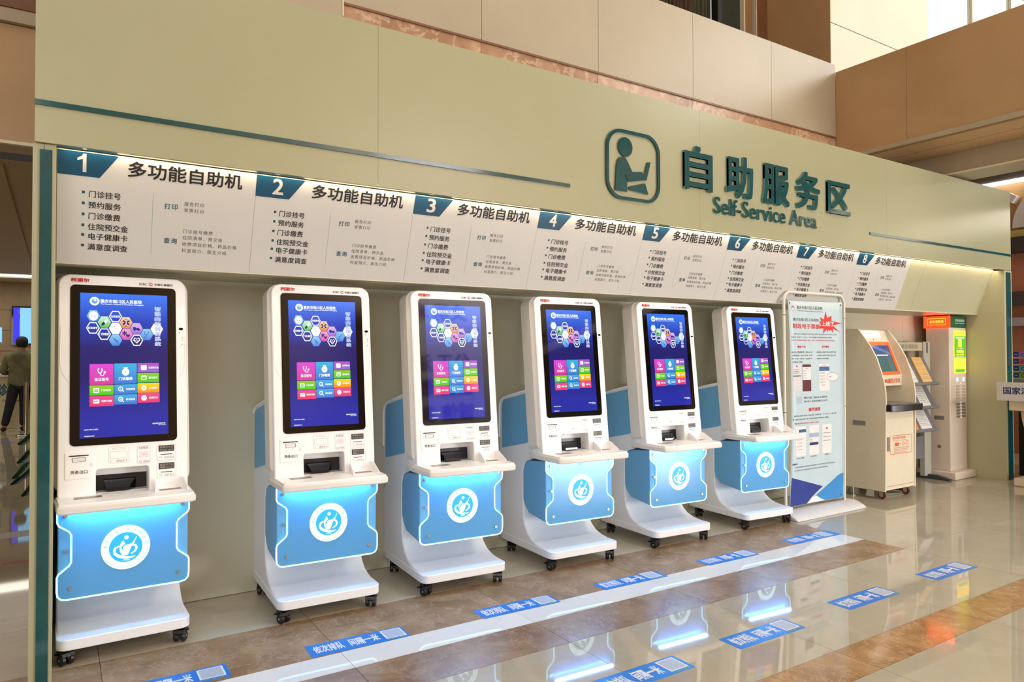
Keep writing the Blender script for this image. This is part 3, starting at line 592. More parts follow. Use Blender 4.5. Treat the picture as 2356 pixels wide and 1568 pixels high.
    for s in (0,):
        o1 = [(-.056+.0, .506), (-.050, .520), (-.030, .527), (-.026, .522), (-.042, .514), (-.046, .500), (-.034, .486), (-.010, .474), (.020, .468), (.044, .470), (.028, .460), (-.004, .459), (-.036, .470), (-.054, .488)]
        g.flat(o1, Y, 'logo_white')
    g.flat([(.026, .528), (.044, .524), (.052, .508), (.044, .490), (.024, .478), (.020, .484), (.036, .494), (.042, .508), (.036, .518), (.024, .520)], Y, 'logo_white')
    text(g, '-1926-', Y, -.018, .450, .036, .008, 'logo_pale', .02)
    n = "THE PEOPLE'S HOSPITAL OF NANCHUAN CHONGQING"
    for k, ch in enumerate(n):
        if ch == ' ': continue
        a = radians(198+144*k/(len(n)-1)); vs, fs = glyphs(ch, .01); e = .0085; c0 = Vector((sin(0), 0))
        # letters read along the lower arc
        ux, uz = -sin(a), cos(a); rx, rz = cos(a), sin(a); R0 = .096
        g.add([(R0*rx+(v[0]-.3)*e*ux-(v[1]-.35)*e*rx, .3772, .516+R0*rz+(v[0]-.3)*e*uz-(v[1]-.35)*e*rz) for v in vs], fs, 'logo_ink')
    for k, ch in enumerate('重庆市南川区人民医院'):
        a = radians(172-164*k/9); vs, fs = glyphs(ch, .012); e = .0155; R0 = .083; rx, rz = cos(a), sin(a); ux, uz = sin(a), -cos(a)
        g.add([(R0*rx+(v[0]-.5)*e*ux+(v[1])*e*rx, .3772, .516+R0*rz+(v[0]-.5)*e*uz+(v[1])*e*rz) for v in vs], fs, 'logo_ink')
    g.build('crest_emblem', fp, smooth=0)
    # blue side panels on the spine with the pale flange behind
    for s in (-1, 1):
        q = [(.604, .842), (.614, 1.188), (.955, 1.122), (.975, 1.110), (.988, 1.085), (.988, .760), (.66, .826)]
        MB().prism(q, lambda y, z: (s*.284, y, z), lambda y, z: (s*.2875, y, z), 'panel_blue').build('side_panel', K, bevel=.001, smooth=0)
        MB().tube([(s*.285, .600, 1.211), (s*.285, .965, 1.138), (s*.285, 1.008, 1.112), (s*.285, 1.028, 1.065), (s*.285, 1.030, .835)], .0085, 'kiosk_white', 6).build('side_flange', K)
    # casters
    cs = None
    for x, y, a in ((-.248, .3785, 25), (.248, .3785, -30), (-.25, .917, 160), (.25, .917, 200)):
        if cs is None:
            cs = MB(); cs.box(-.026, .026, -.026, .026, .074, .085, 'caster_black'); cs.prism([(-.028, .036), (-.030, .05), (-.022, .066), (-.01, .074), (.018, .074), (.024, .06), (.03, .045), (.045, .040), (.044, .034), (.018, .030)], lambda y, z: (-.0065, y, z), lambda y, z: (.0065, y, z), 'caster_black'); cs.prism([(-.030, .046), (-.024, .064), (-.006, .075), (.018, .074), (.028, .058), (.046, .050), (.046, .042), (.026, .044), (.018, .056), (-.006, .062), (-.020, .054)], lambda y, z: (-.029, y, z), lambda y, z: (.029, y, z), 'caster_black')
            cs = cs.build('caster', K, bevel=.002)
            for sx in (-1, 1):
                MB().lathe([(.006, -.009), (.022, -.011), (.028, -.006), (.028, .006), (.022, .011), (.006, .009)], (sx*.018, 0, .0282), 'caster_black', 18, ax=0).build('wheel', cs)
                MB().cyl((sx*.0275, 0, .0282), (sx*.030, 0, .0282), .006, 'screw_metal', 10).build('axle_cap', cs)
            o = cs
        else: o = dup(cs, K)
        o.location = (x, y, 0); o.rotation_euler.z = radians(a)
    return K
proto = make_kiosk()
KP = [(1.0751, .3620, .912), (2.0600, .3178, -1.994), (2.8970, .2902, -2.972), (3.8330, .2821, -2.465), (4.8005, .2956, -3.08), (5.8188, .2925, -4.078)]
KL = ['white and blue self-service kiosk under sign panel one, hard against the left post', 'white and blue self-service kiosk standing under sign panel two', 'white and blue self-service kiosk under sign panel three, its screen veiled by reflections', 'white and blue self-service kiosk standing under sign panel four', 'white and blue self-service kiosk standing under sign panel five', 'white and blue self-service kiosk under sign panel six, beside the banner stand']
for i, (x, y, r) in enumerate(KP):
    o = proto if i == 0 else dup(proto)
    o.location = (x, y, 0); o.rotation_euler.z = radians(r)
    tag(o, None, KL[i], 'kiosk', 'self-service kiosks in the recess')
# ---------------------------------------------------------------- floor stickers
def sticker(x0, x1, y0, y1, tilt, lb, grp):
    r = empty('floor_sticker', ((x0+x1)/2, (y0+y1)/2, 0), rz=tilt, label=lb, cat='sticker', group=grp)
    w, h = x1-x0, y1-y0; T = lambda z: (lambda a, b: (a-w/2, b-h/2, z))
    MB().prism(rrect(0, 0, w, h, .006, 3), T(.0012), T(.0001), 'sticker_blue').build('backing', r, smooth=0)
    g = MB(); f = T(.0016)
    text(g, '依次排队', f, .028*w/.52, .030, .150, .092, 'sticker_white', .035); text(g, '间隔一米', f, .208, .030, .155, .092, 'sticker_white', .035)
    text(g, '(工作时间 请您 保持距离)', f, .385, .006, .118, .011, 'sticker_lime', .02)
    g.build('lettering', r, smooth=0)
    g = MB(); g.flat(rrect(.388, .024, .500, .137, .002, 2), f, 'sticker_white'); g.flat(rrect(.396, .031, .492, .130, .001, 2), T(.0019), 'sticker_pale'); g.build('code_square', r, smooth=0)
G1 = 'blue queue stickers on the brown band'; G2 = 'blue queue stickers on the beige tiles'
for a, b, c, d, t, l in ((.94, 1.458, .19, .340, 0, 'blue queue sticker cut by the bottom edge, nearest the left post'), (1.825, 2.336, .170, .318, -.03, 'blue queue sticker in front of the gap between second and third kiosks'), (2.774, 3.290, .146, .290, -.03, 'blue queue sticker on the brown band before the fourth kiosk'),
                         (3.640, 4.165, .148, .278, -.025, 'blue queue sticker on the brown band before the fifth kiosk'), (4.57, 5.088, .146, .280, -.025, 'blue queue sticker on the brown band before the sixth kiosk'), (5.545, 6.118, .162, .306, -.03, 'blue queue sticker at the far end of the brown band')):
    sticker(a, b, c, d, t, l, G1)
for a, b, c, d, l in ((2.775, 3.295, -.899, -.750, 'blue queue sticker on beige tiles, nearest the camera'), (3.632, 4.148, -.885, -.740, 'blue queue sticker on beige tiles, second from the camera'), (4.586, 5.102, -.868, -.717, 'blue queue sticker on beige tiles, third from the camera'), (5.550, 6.074, -.870, -.722, 'blue queue sticker on beige tiles, farthest from the camera')):
    sticker(a, b, c, d, 0, l, G2)

# ---------------------------------------------------------------- building around the booth
MB().box(-5.2, 13.5, -9.75, -9.6, 0, 9, 'stone_tan').build('wall_south', kind='structure', smooth=0)
MB().box(-5.25, -5.1, -9.75, 15.1, 0, 9, 'stone_tan').build('wall_west', kind='structure', smooth=0)
MB().box(13.4, 13.55, -9.75, 1.55, 0, 4.6, 'stone_tan').box(13.4, 13.55, -9.75, -3.0, 4.6, 9, 'stone_tan').build('wall_east', kind='structure', smooth=0)
MB().box(-5.25, 13.55, -9.75, 2.75, 9, 9.1, 'stone_light').build('ceiling', kind='structure', smooth=0)
# parapet of the upper floor, faced with stone panels
pp = MB().box(1.0, 8.05, 1.42, 1.60, 3.30, 4.66, 'stone_beige').build('wall_parapet', kind='structure', smooth=0)
for a, b in zip([2.396, 3.49, 4.64, 5.79, 6.94], [3.49, 4.64, 5.79, 6.94, 8.05]):
    MB().box(a+.002, b-.002, 1.40, 1.42, 3.862, 4.67, 'stone_beige').build('stone_panel', pp, smooth=0)
    MB().box(a+.002, b-.002, 1.412, 1.42, 3.33, 3.846, 'marble_trim').build('marble_panel', pp, smooth=0)
MB().box(2.386, 8.05, 1.398, 1.42, 3.846, 3.862, 'wood_brown').build('brown_joint', pp, smooth=0)  # thin brown strip between stone and marble panels
MB().box(.9, 2.392, 1.396, 1.42, 3.33, 4.67, 'stone_beige').build('stone_panel', pp, smooth=0)
MB().box(2.390, 2.399, 1.392, 1.42, 3.762, 4.67, 'stone_light').build('edge_strip', pp, smooth=0)
# beam across the hall
bm = MB().box(8.07, 8.74, -9.6, 1.42, 3.60, 4.56, 'stone_tan').build('wall_beam', kind='structure', smooth=0)
ys = [1.40, .62, -.55, -1.72, -2.89, -4.06, -5.3]
for a, b in zip(ys, ys[1:]): MB().box(8.05, 8.07, b+.0015, a-.0015, 3.632, 4.585, 'stone_tan').build('stone_panel', bm, smooth=0)
MB().box(8.035, 8.08, -9.6, 1.40, 3.590, 3.630, 'stone_beige').build('edge_moulding', bm, smooth=0)
for a, b in zip([1.40, .70, -.5, -1.7, -2.9], [.70, -.5, -1.7, -2.9, -4.1]):
    MB().box(8.10, 8.40, b+.002, a-.002, 3.575, 3.600, 'stone_tan').build('soffit_panel', bm, smooth=0)
    MB().box(8.404, 8.74, b+.002, a-.002, 3.572, 3.600, 'stone_tan').build('soffit_panel', bm, smooth=0)
b2 = MB().box(8.745, 9.22, -9.6, 1.42, 3.357, 4.4, 'stone_beige').build('wall_beam_far', kind='structure', smooth=0)
MB().box(8.738, 8.752, -9.6, 1.42, 3.350, 3.366, 'stone_light').build('edge_moulding', b2, smooth=0)
MB().box(9.22, 12.30, -9.6, 2.0, 3.95, 4.05, 'black_gap').build('ceiling_passage', kind='structure', smooth=0)
MB().box(12.30, 12.49, -4, 2.0, 3.93, 3.95, 'led_panel').build('cove_light', smooth=0, label='bright white cove light under the dark passage ceiling', cat='light')
# far wall of the passage with frieze, beam, pillars and metal bars
we = MB().box(12.5, 12.7, -9.6, 2.0, 3.10, 4.1, 'stone_tan').box(12.75, 12.9, -9.6, 2.0, 0, 3.1, 'wood_brown').build('wall_passage', kind='structure', smooth=0)
MB().box(12.35, 12.75, -9.6, 2.0, 3.105, 3.215, 'ledge_yellow').build('ledge', we, smooth=0)
MB().box(12.2, 12.75, -9.6, 2.0, 2.905, 3.10, 'dark_metal_and_shade').build('lintel', we, smooth=0)
MB().box(12.5, 12.76, 1.30, 1.55, 0, 2.905, 'pillar_pink').build('pilaster', we, smooth=0, bevel=.01)
MB().box(12.66, 12.76, .1, 1.30, 2.42, 2.46, 'wood_brown').build('rail', we, smooth=0)
MB().box(12.3, 12.4, -6, 2.0, 2.14, 2.33, 'dark_metal_and_shade').build('frame_bar', we, smooth=0)
MB().box(12.3, 12.4, -6, 2.0, 1.84, 1.96, 'bar_grey').build('frame_bar', we, smooth=0)
MB().box(10.12, 13.4, 2.0, 2.15, 0, 4.6, 'stone_tan').build('wall_north', kind='structure', smooth=0)
# sun-shaped relief on the frieze
dc = empty('sun_relief', (12.497, .82, 3.26), label='white sun-shaped relief on the tan wall, cut by the right edge', cat='relief')
RL = lambda x: (lambda a, b: (x, a, b))
ar = [(.62*cos(radians(a)), .62*sin(radians(a))) for a in range(0, 181, 10)]; ai = [(.40*cos(radians(a)), .40*sin(radians(a))) for a in range(180, -1, -10)]
MB().prism(ar+ai, RL(-.10), RL(0), 'relief_white').build('arch', dc, smooth=30)
for a in range(8, 180, 27):
    c, s = cos(radians(a)), sin(radians(a)); q = [(-.055, -.075), (.055, -.075), (.055, .075), (-.055, .075)]
    MB().prism([((.78+v)*c-u*s, (.78+v)*s+u*c) for u, v in q], RL(-.13), RL(0), 'relief_white').build('ray_block', dc, smooth=0)
# upper gallery: column, bright wall, window with a building outside, curtained glazing
MB().box(8.206, 10.35, 2.0, 2.4, 4.05, 9, 'stone_light').build('wall_gallery', kind='structure', smooth=0)
wg = bpy.data.objects['wall_gallery']
for x0, x1, z0, z1 in ((8.206, 10.35, 4.05, 5.245), (8.206, 10.35, 5.255, 6.6), (8.206, 10.35, 6.61, 8.2)): MB().box(x0, x1, 1.55, 2.0, z0, z1, 'stone_light').build('stone_panel', wg, smooth=0)
MB().box(8.20, 8.206, 1.552, 2.4, 4.66, 5.0, 'stone_tan').box(8.20, 8.206, 1.552, 2.4, 5.005, 9, 'stone_tan').build('shaded_cladding', wg, smooth=0)  # darker tan on this side holds its shade in the colour
gl = MB().box(1.0, 7.245, 2.62, 2.75, 4.6, 9, 'black_gap').box(7.97, 8.206, 2.4, 2.75, 4.6, 9, 'wood_brown').build('wall_glazed', kind='structure', smooth=0)
MB().box(7.25, 7.32, 2.36, 2.46, 4.6, 9, 'black_gap').build('mullion', gl, smooth=0)
MB().box(7.32, 7.735, 2.44, 2.47, 4.6, 9, 'glass_green').build('glass_pane', gl, smooth=0)
MB().box(7.735, 7.755, 2.38, 2.47, 4.6, 9, 'stone_light').build('edge_strip', gl, smooth=0)
MB().box(7.755, 7.885, 2.38, 2.75, 4.6, 9, 'wood_tan').build('timber_post', gl, smooth=0)
MB().box(7.885, 7.97, 2.60, 2.75, 4.6, 9, 'black_gap').build('gap', gl, smooth=0)
MB().box(7.965, 7.975, 2.38, 2.45, 4.6, 9, 'stone_light').build('edge_strip', gl, smooth=0)
MB().box(1.0, 8.2, 1.6, 2.75, 4.2, 4.3, 'stone_tan').build('floor_gallery', kind='structure', smooth=0)
for k, (x0, m, lb) in enumerate(((5.86, 'curtain_brown', 'brown pleated curtain cut by the top edge above the parapet'), (6.22, 'curtain_olive', 'olive pleated curtain hanging between two brown ones upstairs'), (6.58, 'curtain_brown', 'brown pleated curtain in the middle of the upper glazing'), (6.93, 'curtain_olive', 'olive pleated curtain hanging next to the black mullion'))):
    n = 18; pts = [(x0+.34*i/n, 2.50+.028*sin(i*1.9+k)) for i in range(n+1)]
    c = MB(); c.add([(x, y, z) for z in (4.6, 8.6) for x, y in pts], [(i, i+1, n+2+i, n+1+i) for i in range(n)], m)
    o = c.build('curtain', label=lb, cat='curtain', group='pleated curtains behind the upper gallery', smooth=60)
    o.modifiers.new('thick', 'SOLIDIFY').thickness = .004
wn = empty('window_1', (0, 0, 0), kind='structure')
MB().box(10.35, 10.40, 1.55, 1.62, 4.3, 9, 'window_blue').build('window_frame', wn, smooth=0)
for x in (11.55, 12.75): MB().box(x, x+.05, 1.55, 1.62, 4.3, 9, 'stone_light').build('window_frame', wn, smooth=0)
MB().box(10.40, 13.4, 1.55, 1.62, 4.3, 4.38, 'stone_light').box(10.40, 13.4, 1.55, 1.62, 6.9, 6.96, 'stone_light').build('window_frame', wn, smooth=0)
for a, b in ((10.40, 11.55), (11.60, 12.75)): MB().box(a, b, 1.58, 1.586, 4.38, 6.9, 'glass_clear').build('pane', wn, smooth=0)
ob = empty('outside_building', (0, 0, 0), label='pale sunlit building with windows seen through the upper window', cat='building')
MB().box(14.6, 20, 6.6, 7.0, 0, 16, 'facade').build('wall', ob, smooth=0)
for x in (15.0,):
    for z in (6.2, 8.6, 11):
        f = MB().ring([(x, z), (x+1.1, z), (x+1.1, z+1.9), (x, z+1.9)], [(x+.08, z+.08), (x+1.02, z+.08), (x+1.02, z+1.82), (x+.08, z+1.82)], XZ(6.54), 'facade', XZ(6.6)).build('window', ob, smooth=0)
        MB().box(x+.08, x+1.02, 6.58, 6.6, z+.08, z+1.82, 'facade_glass').build('pane', f, smooth=0)

# ---------------------------------------------------------------- left hall beyond the post
hb = MB().box(-5.1, 1.0, 2.31, 2.6, 2.83, 4.6, 'stone_tan').build('wall_hall_beam', kind='structure', smooth=0)
for a, b in zip([-3.0, -1.4, .2], [-1.4, .2, 1.0]):
    MB().box(a+.002, b-.002, 2.295, 2.31, 2.835, 3.585, 'stone_tan').build('stone_panel', hb, smooth=0)
    MB().box(a+.002, b-.002, 2.295, 2.31, 3.70, 4.6, 'wood_brown').build('marble_panel', hb, smooth=0)
MB().box(-5.1, 1.0, 2.25, 2.32, 3.590, 3.670, 'stone_beige').build('ledge', hb, smooth=0)
MB().box(-5.1, 1.0, 2.285, 2.32, 2.815, 2.835, 'stone_light').build('edge_moulding', hb, smooth=0)
hc = MB().box(-5.1, 2.0, 2.6, 13.2, 3.0, 3.08, 'hall_ceiling').box(-5.1, 2.0, 2.6, 3.5, 2.985, 3.0, 'dark_metal_and_shade').box(-5.1, 2.0, 13.95, 15, 3.0, 3.08, 'hall_ceiling').build('ceiling_hall', kind='structure', smooth=0)  # dark strip behind the beam is the recess's shade, painted on
MB().box(-5.1, .40, 3.7, 11.5, 2.965, 3.0, 'hall_ceiling').build('ceiling_bulkhead', hc, smooth=0)
MB().box(-5.1, 2.0, 13.25, 13.9, 3.02, 3.05, 'led_panel').build('cove_light', smooth=0, label='long bright ceiling light strip in the hall behind the left post', cat='light')
wh = MB().box(-5.1, 2.05, 15, 15.15, 0, 3.1, 'hall_wall').build('wall_hall', kind='structure', smooth=0)
for z in (1.12, 1.55, 1.98, 2.41): MB().box(-5.1, 1.95, 14.99, 15, z, z+.006, 'wood_brown').build('joint', wh, smooth=0)
MB().box(1.95, 2.05, 2.6, 15, 0, 3.1, 'hall_wall').build('wall_hall_side', kind='structure', smooth=0)
tv = empty('wall_screen', (0, 0, 0), label='large blue information screen on the hall wall behind the person', cat='screen')
MB().box(-.045, .50, 14.93, 14.985, 1.68, 2.50, 'bezel_black').build('casing', tv, smooth=0); MB().box(-.015, .09, 14.925, 14.93, 1.71, 2.46, 'tv_violet').build('picture', tv, smooth=0); MB().box(.10, .47, 14.925, 14.93, 1.71, 2.46, 'tv_cyan').build('picture', tv, smooth=0)
g = MB(); text(g, '公告', lambda a, b: (a, 14.92, b), .075, 2.33, .02, .1, 'sticker_white', .01); g.build('lettering', tv, smooth=0)
ms = empty('monitor', (0, 0, 0), label='small lit monitor at the left edge beside the big screen', cat='screen')
MB().box(-.75, -.165, 14.5, 14.54, 1.70, 2.05, 'bezel_black').build('casing', ms, smooth=0); MB().box(-.73, -.185, 14.495, 14.5, 1.725, 2.025, 'tv_cyan').build('picture', ms, smooth=0); MB().cyl((-.45, 14.55, 1.08), (-.45, 14.52, 1.75), .025, 'dark_metal_and_shade').build('stand', ms)
ct = empty('reception_counter', (0, 0, 0), label='cream reception counter with teal lettering behind the person', cat='counter')
MB().box(-3.2, .9, 14.0, 14.7, .0, 1.03, 'counter_cream').build('body', ct, bevel=.01); MB().box(-3.25, .95, 13.95, 14.75, 1.03, 1.08, 'counter_top').build('countertop', ct, bevel=.005)
g = MB(); text(g, '分诊', lambda a, b: (a, 13.995, b), -.36, .66, .30, .24, 'ink_teal', .03); text(g, 'Triage Desk', lambda a, b: (a, 13.995, b), -.15, .53, .36, .05, 'ink_teal', .01); g.build('lettering', ct, smooth=0)
sb = empty('sanitizer_bottle', (-.16, 14.1, 1.08), label='white pump bottle standing on the reception counter', cat='bottle')
MB().lathe([(.001, 0), (.036, 0), (.038, .01), (.038, .13), (.03, .15), (.014, .16), (.014, .175), (.001, .175)], (0, 0, 0), 'kiosk_white', 20).build('body', sb); MB().cyl((0, 0, .17), (0, 0, .205), .006, 'kiosk_white').box(-.03, .01, -.008, .008, .203, .215, 'kiosk_white').build('pump', sb)
st = empty('queue_post', (.30, 12.35, 0), label='chrome queue barrier post standing behind the person', cat='post')
MB().lathe([(.001, 0), (.165, 0), (.17, .012), (.16, .025), (.05, .038), (.035, .05), (.001, .05)], (0, 0, 0), 'chrome', 32).build('base', st); MB().cyl((0, 0, .04), (0, 0, .93), .036, 'chrome', 20).build('tube', st); MB().cyl((0, 0, .90), (0, 0, .97), .040, 'chrome', 20).build('cap', st)
# floor tape in the hall
for y, l in ((11.3, 'nearer blue dashed floor tape line in the hall'), (12.55, 'farther blue dashed floor tape line in the hall')):
    r = empty('floor_tape', (0, y, 0), label=l, cat='tape', group='blue tape lines on the hall floor')
    for k in range(6): MB().box(-.75+k*.24, -.55+k*.24, -.04, .04, .0002, .0014, 'tape_blue').build('tape_piece', r, smooth=0)
MB().box(.46, .64, 2.86, 2.92, .0002, .0014, 'tape_red').build('floor_tape', label='short red tape strip on the hall floor behind the left post', cat='tape', smooth=0)

# plant behind the post
pl = empty('potted_plant', (1.0, 2.15, 0), label='dark green leafy plant peeking out behind the left post', cat='plant')
MB().lathe([(.001, 0), (.13, 0), (.17, .32), (.18, .34), (.165, .34), (.15, .30), (.001, .30)], (0, 0, 0), 'pot_white', 24).build('pot', pl)
for k, (tipx, tipz, bx, bz, yy) in enumerate(((-.428, .905, -.18, .95, .02), (-.430, .79, -.18, .90, .00), (-.452, .700, -.18, .86, -.03), (-.462, .655, -.16, .80, .03), (-.405, .585, -.15, .74, -.02), (-.2, 1.05, -.05, .8, .1), (.2, 1.0, .05, .8, 0), (.25, .7, .05, .7, -.1))):
    mid = ((tipx+bx)/2, yy, (tipz+bz)/2+.03); n = 8; vs = []
    for i in range(n+1):
        t = i/n; px = bx+(tipx-bx)*t; pz = bz+(tipz-bz)*t+.035*sin(pi*t)-.008*sin(5*pi*t); w = .034*sin(pi*min(1, t*.93+.05))**.8
        dx, dz = tipx-bx, tipz-bz; L = math.hypot(dx, dz); nx, nz = -dz/L, dx/L
        vs += [(px+nx*w, yy-.012, pz+nz*w), (px, yy+.006, pz), (px-nx*w, yy-.012, pz-nz*w)]
    o = MB().add(vs, [(3*i+q, 3*i+q+1, 3*i+4+q, 3*i+3+q) for i in range(n) for q in (0, 1)], 'leaf_green').build('leaf', pl, smooth=60); o.modifiers.new('thick', 'SOLIDIFY').thickness = .002
    MB().tube([(.0, .0, .28), (bx*.3, yy*.5, (bz+.3)*.55), (bx, yy, bz)], .004, 'leaf_green', 6).build('stem', pl)

# person at the counter, seen from behind
def skin(name, P, Eg, mt, parent=None, sub=2):
    ks = list(P); me = bpy.data.meshes.new(name); me.from_pydata([P[k][0] for k in ks], [(ks.index(a), ks.index(b)) for a, b in Eg], [])
    me.materials.append(MATS[mt]); o = bpy.data.objects.new(name, me); COL.objects.link(o)
    m = o.modifiers.new('skin', 'SKIN'); m.use_smooth_shade = True
    if not me.skin_vertices: return o
    for i, k in enumerate(ks):
        r = P[k][1]; me.skin_vertices[0].data[i].radius = r if isinstance(r, tuple) else (r, r)
    me.skin_vertices[0].data[0].use_root = True
    s = o.modifiers.new('sub', 'SUBSURF'); s.levels = sub; s.render_levels = sub
    dg = bpy.context.evaluated_depsgraph_get(); dg.update()
    nm = bpy.data.meshes.new_from_object(o.evaluated_get(dg)); o.modifiers.clear(); o.data = nm; nm.name = name
    if parent: o.parent = parent
    return o
pe = empty('person', (.16, 13.42, 0), label='person in an olive jacket and dark trousers standing at the counter, seen from behind', cat='person')
B = {'pelvis': ((0, 0, .95), (.115, .085)), 'waist': ((0, .01, 1.10), (.105, .08)), 'chest': ((0, .01, 1.32), (.12, .085)), 'collar': ((.01, .0, 1.45), (.07, .055)), 'neck': ((.02, .01, 1.54), .050), 'skull': ((.03, .03, 1.64), (.074, .088)), 'crown': ((.03, .03, 1.74), (.07, .085))}
Ed = [('pelvis', 'waist'), ('waist', 'chest'), ('chest', 'collar'), ('collar', 'neck'), ('neck', 'skull'), ('skull', 'crown')]
for s, n, hk, an in ((-1, 'l', (-.15, .0, .50), (-.23, .0, .09)), (1, 'r', (.07, .02, .50), (.06, .03, .09))):
    B.update({n+'hip': ((s*.09, 0, .90), .095), n+'knee': (hk, .062), n+'ankle': (an, .042), n+'toe': ((an[0]+s*.03, an[1]+.17, .035), (.042, .03)),
              n+'sh': ((s*.15, .0, 1.39), .050), n+'elbow': ((s*.255, .03, 1.14), .040), n+'wrist': ((s*.17, .27, 1.12), .028), n+'palm': ((s*.155, .35, 1.115), (.036, .016))})
    Ed += [('pelvis', n+'hip'), (n+'hip', n+'knee'), (n+'knee', n+'ankle'), (n+'ankle', n+'toe'), ('collar', n+'sh'), (n+'sh', n+'elbow'), (n+'elbow', n+'wrist'), (n+'wrist', n+'palm')]
    for q, (dx, L) in enumerate(((-.028, .07), (-.010, .082), (.010, .078), (.027, .062))):
        B[n+'f%d' % q] = ((s*.155+dx, .35+L*.5, 1.115), .0085); B[n+'g%d' % q] = ((s*.155+dx*1.2, .35+L, 1.10), .0075); Ed += [(n+'palm', n+'f%d' % q), (n+'f%d' % q, n+'g%d' % q)]
    B[n+'t0'] = ((s*.155-s*.05, .33, 1.11), .010); B[n+'t1'] = ((s*.155-s*.065, .365, 1.105), .008); Ed += [(n+'palm', n+'t0'), (n+'t0', n+'t1')]
skin('body', B, Ed, 'skin_tone', pe)
J = {'c': ((0, .01, 1.30), (.20, .14)), 'w': ((0, .01, 1.06), (.195, .135)), 'h': ((0, .0, .93), (.215, .145)), 'b': ((0, .0, .80), (.225, .15)), 'n': ((.01, .0, 1.44), (.165, .11)), 'k': ((.02, .01, 1.545), (.085, .075)), 'k2': ((.02, .01, 1.585), (.075, .07))}
JE = [('c', 'w'), ('w', 'h'), ('h', 'b'), ('c', 'n'), ('n', 'k'), ('k', 'k2')]
for s, n in ((-1, 'l'), (1, 'r')):
    J.update({n+'s': ((s*.19, .0, 1.41), .085), n+'e': ((s*.275, .02, 1.13), .066), n+'w': ((s*.18, .25, 1.12), .048)}); JE += [('n', n+'s'), (n+'s', n+'e'), (n+'e', n+'w')]
skin('jacket', J, JE, 'jacket_olive', pe)
T = {'p': ((0, 0, .98), (.15, .115)), 'lh': ((-.09, 0, .84), .112), 'lk': ((-.155, 0, .48), .082), 'la': ((-.235, .0, .09), .068), 'rh': ((.085, 0, .84), .112), 'rk': ((.075, .02, .48), .082), 'ra': ((.062, .03, .09), .068)}
skin('trousers', T, [('p', 'lh'), ('lh', 'lk'), ('lk', 'la'), ('p', 'rh'), ('rh', 'rk'), ('rk', 'ra')], 'denim_dark', pe)
for x, y in ((-.245, .0), (.065, .03)):
    skin('shoe', {'a': ((x, y-.04, .045), (.05, .045)), 'b': ((x-.01, y+.09, .04), (.052, .04)), 'c': ((x-.02, y+.19, .035), (.04, .03))}, [('a', 'b'), ('b', 'c')], 'slot_black', pe)
hm = MB()
for i in range(9):
    a = pi/2*i/8
hm.lathe([(.001, .112), (.03, .109), (.06, .098), (.082, .078), (.096, .05), (.102, .015), (.101, -.02), (.095, -.055), (.083, -.085), (.066, -.105), (.001, -.10)], (.03, .022, 1.715), 'hair_black', 22).build('hair', pe, smooth=60)
for s in (-1, 1): MB().lathe([(.001, -.01), (.018, -.008), (.024, 0), (.018, .008), (.001, .01)], (.03+s*.104, .03, 1.655), 'skin_tone', 12, ax=0).build('ear', pe)

# ---------------------------------------------------------------- banner stand
bs = empty('banner_stand', (0, 0, 0), label='pale blue printed banner in a white tube frame right of the sixth kiosk', cat='banner')
yb = .755; r0 = .085; pth = [(6.225, yb, .04)]+[(6.225, yb, 1.0)]+[(6.225+r0-r0*cos(radians(a)), yb, 1.925+r0*sin(radians(a))) for a in range(0, 91, 15)]+[(7.135-r0+r0*sin(radians(a)), yb, 1.925+r0*cos(radians(a))) for a in range(0, 91, 15)]+[(7.125, yb, 1.0), (7.11, yb, .04)]
MB().tube(pth, .0135, 'tube_white', 12).build('frame', bs)
for x, z in ((6.225, 1.80), (7.135, 1.79), (6.225, .93), (7.122, .95)): MB().cyl((x, yb, z), (x, yb, z+.006), .0145, 'tube_joint', 12).build('tube_joint', bs)
MB().prism([(.585, .0), (.615, .028), (.70, .062), (.81, .062), (.90, .03), (.93, .0)], lambda y, z: (6.165, y, z), lambda y, z: (7.215, y, z), 'base_plastic').build('weighted_base', bs, bevel=.012)
def warp(x, z, off=0):
    u = (x-6.262)/(7.085-6.262); v = (z-.09)/(1.93-.09); k = sin(pi*max(0, min(1, v)))
    xx = x+.036*k*(1-u)*(1 if u < .5 else .6)+.010*k*u
    dy = .018*sin(pi*max(0, min(1, u)))*(abs(2*v-1)**2)
    return (xx, yb-.016+dy-off, z)
cl = MB(); nx, nz = 12, 24
cl.add([warp(6.262+.823*i/nx, .09+(1.93+.012*i/nx-.09)*j/nz) for j in range(nz+1) for i in range(nx+1)], [(j*(nx+1)+i, j*(nx+1)+i+1, (j+1)*(nx+1)+i+1, (j+1)*(nx+1)+i) for j in range(nz) for i in range(nx)], 'banner_blue')
o = cl.build('banner_cloth', bs, smooth=60); o.modifiers.new('thick', 'SOLIDIFY').thickness = .001
for x, z in ((6.285, 1.912), (7.055, 1.915), (6.275, .115), (7.03, .125)):
    MB().ring(ngon(x, z, .010, 14), ngon(x, z, .005, 14), lambda a, b: warp(a, b, .002), 'tube_joint').build('eyelet', bs, smooth=0)
for a, b in (((6.285, 1.912), (6.226, 1.96)), ((7.055, 1.915), (7.128, 1.955)), ((6.275, .115), (6.228, .075)), ((7.03, .125), (7.115, .075))):
    MB().tube([(a[0], yb-.018, a[1]), (b[0], yb, b[1])], .002, 'slot_black', 5).build('tie', bs)
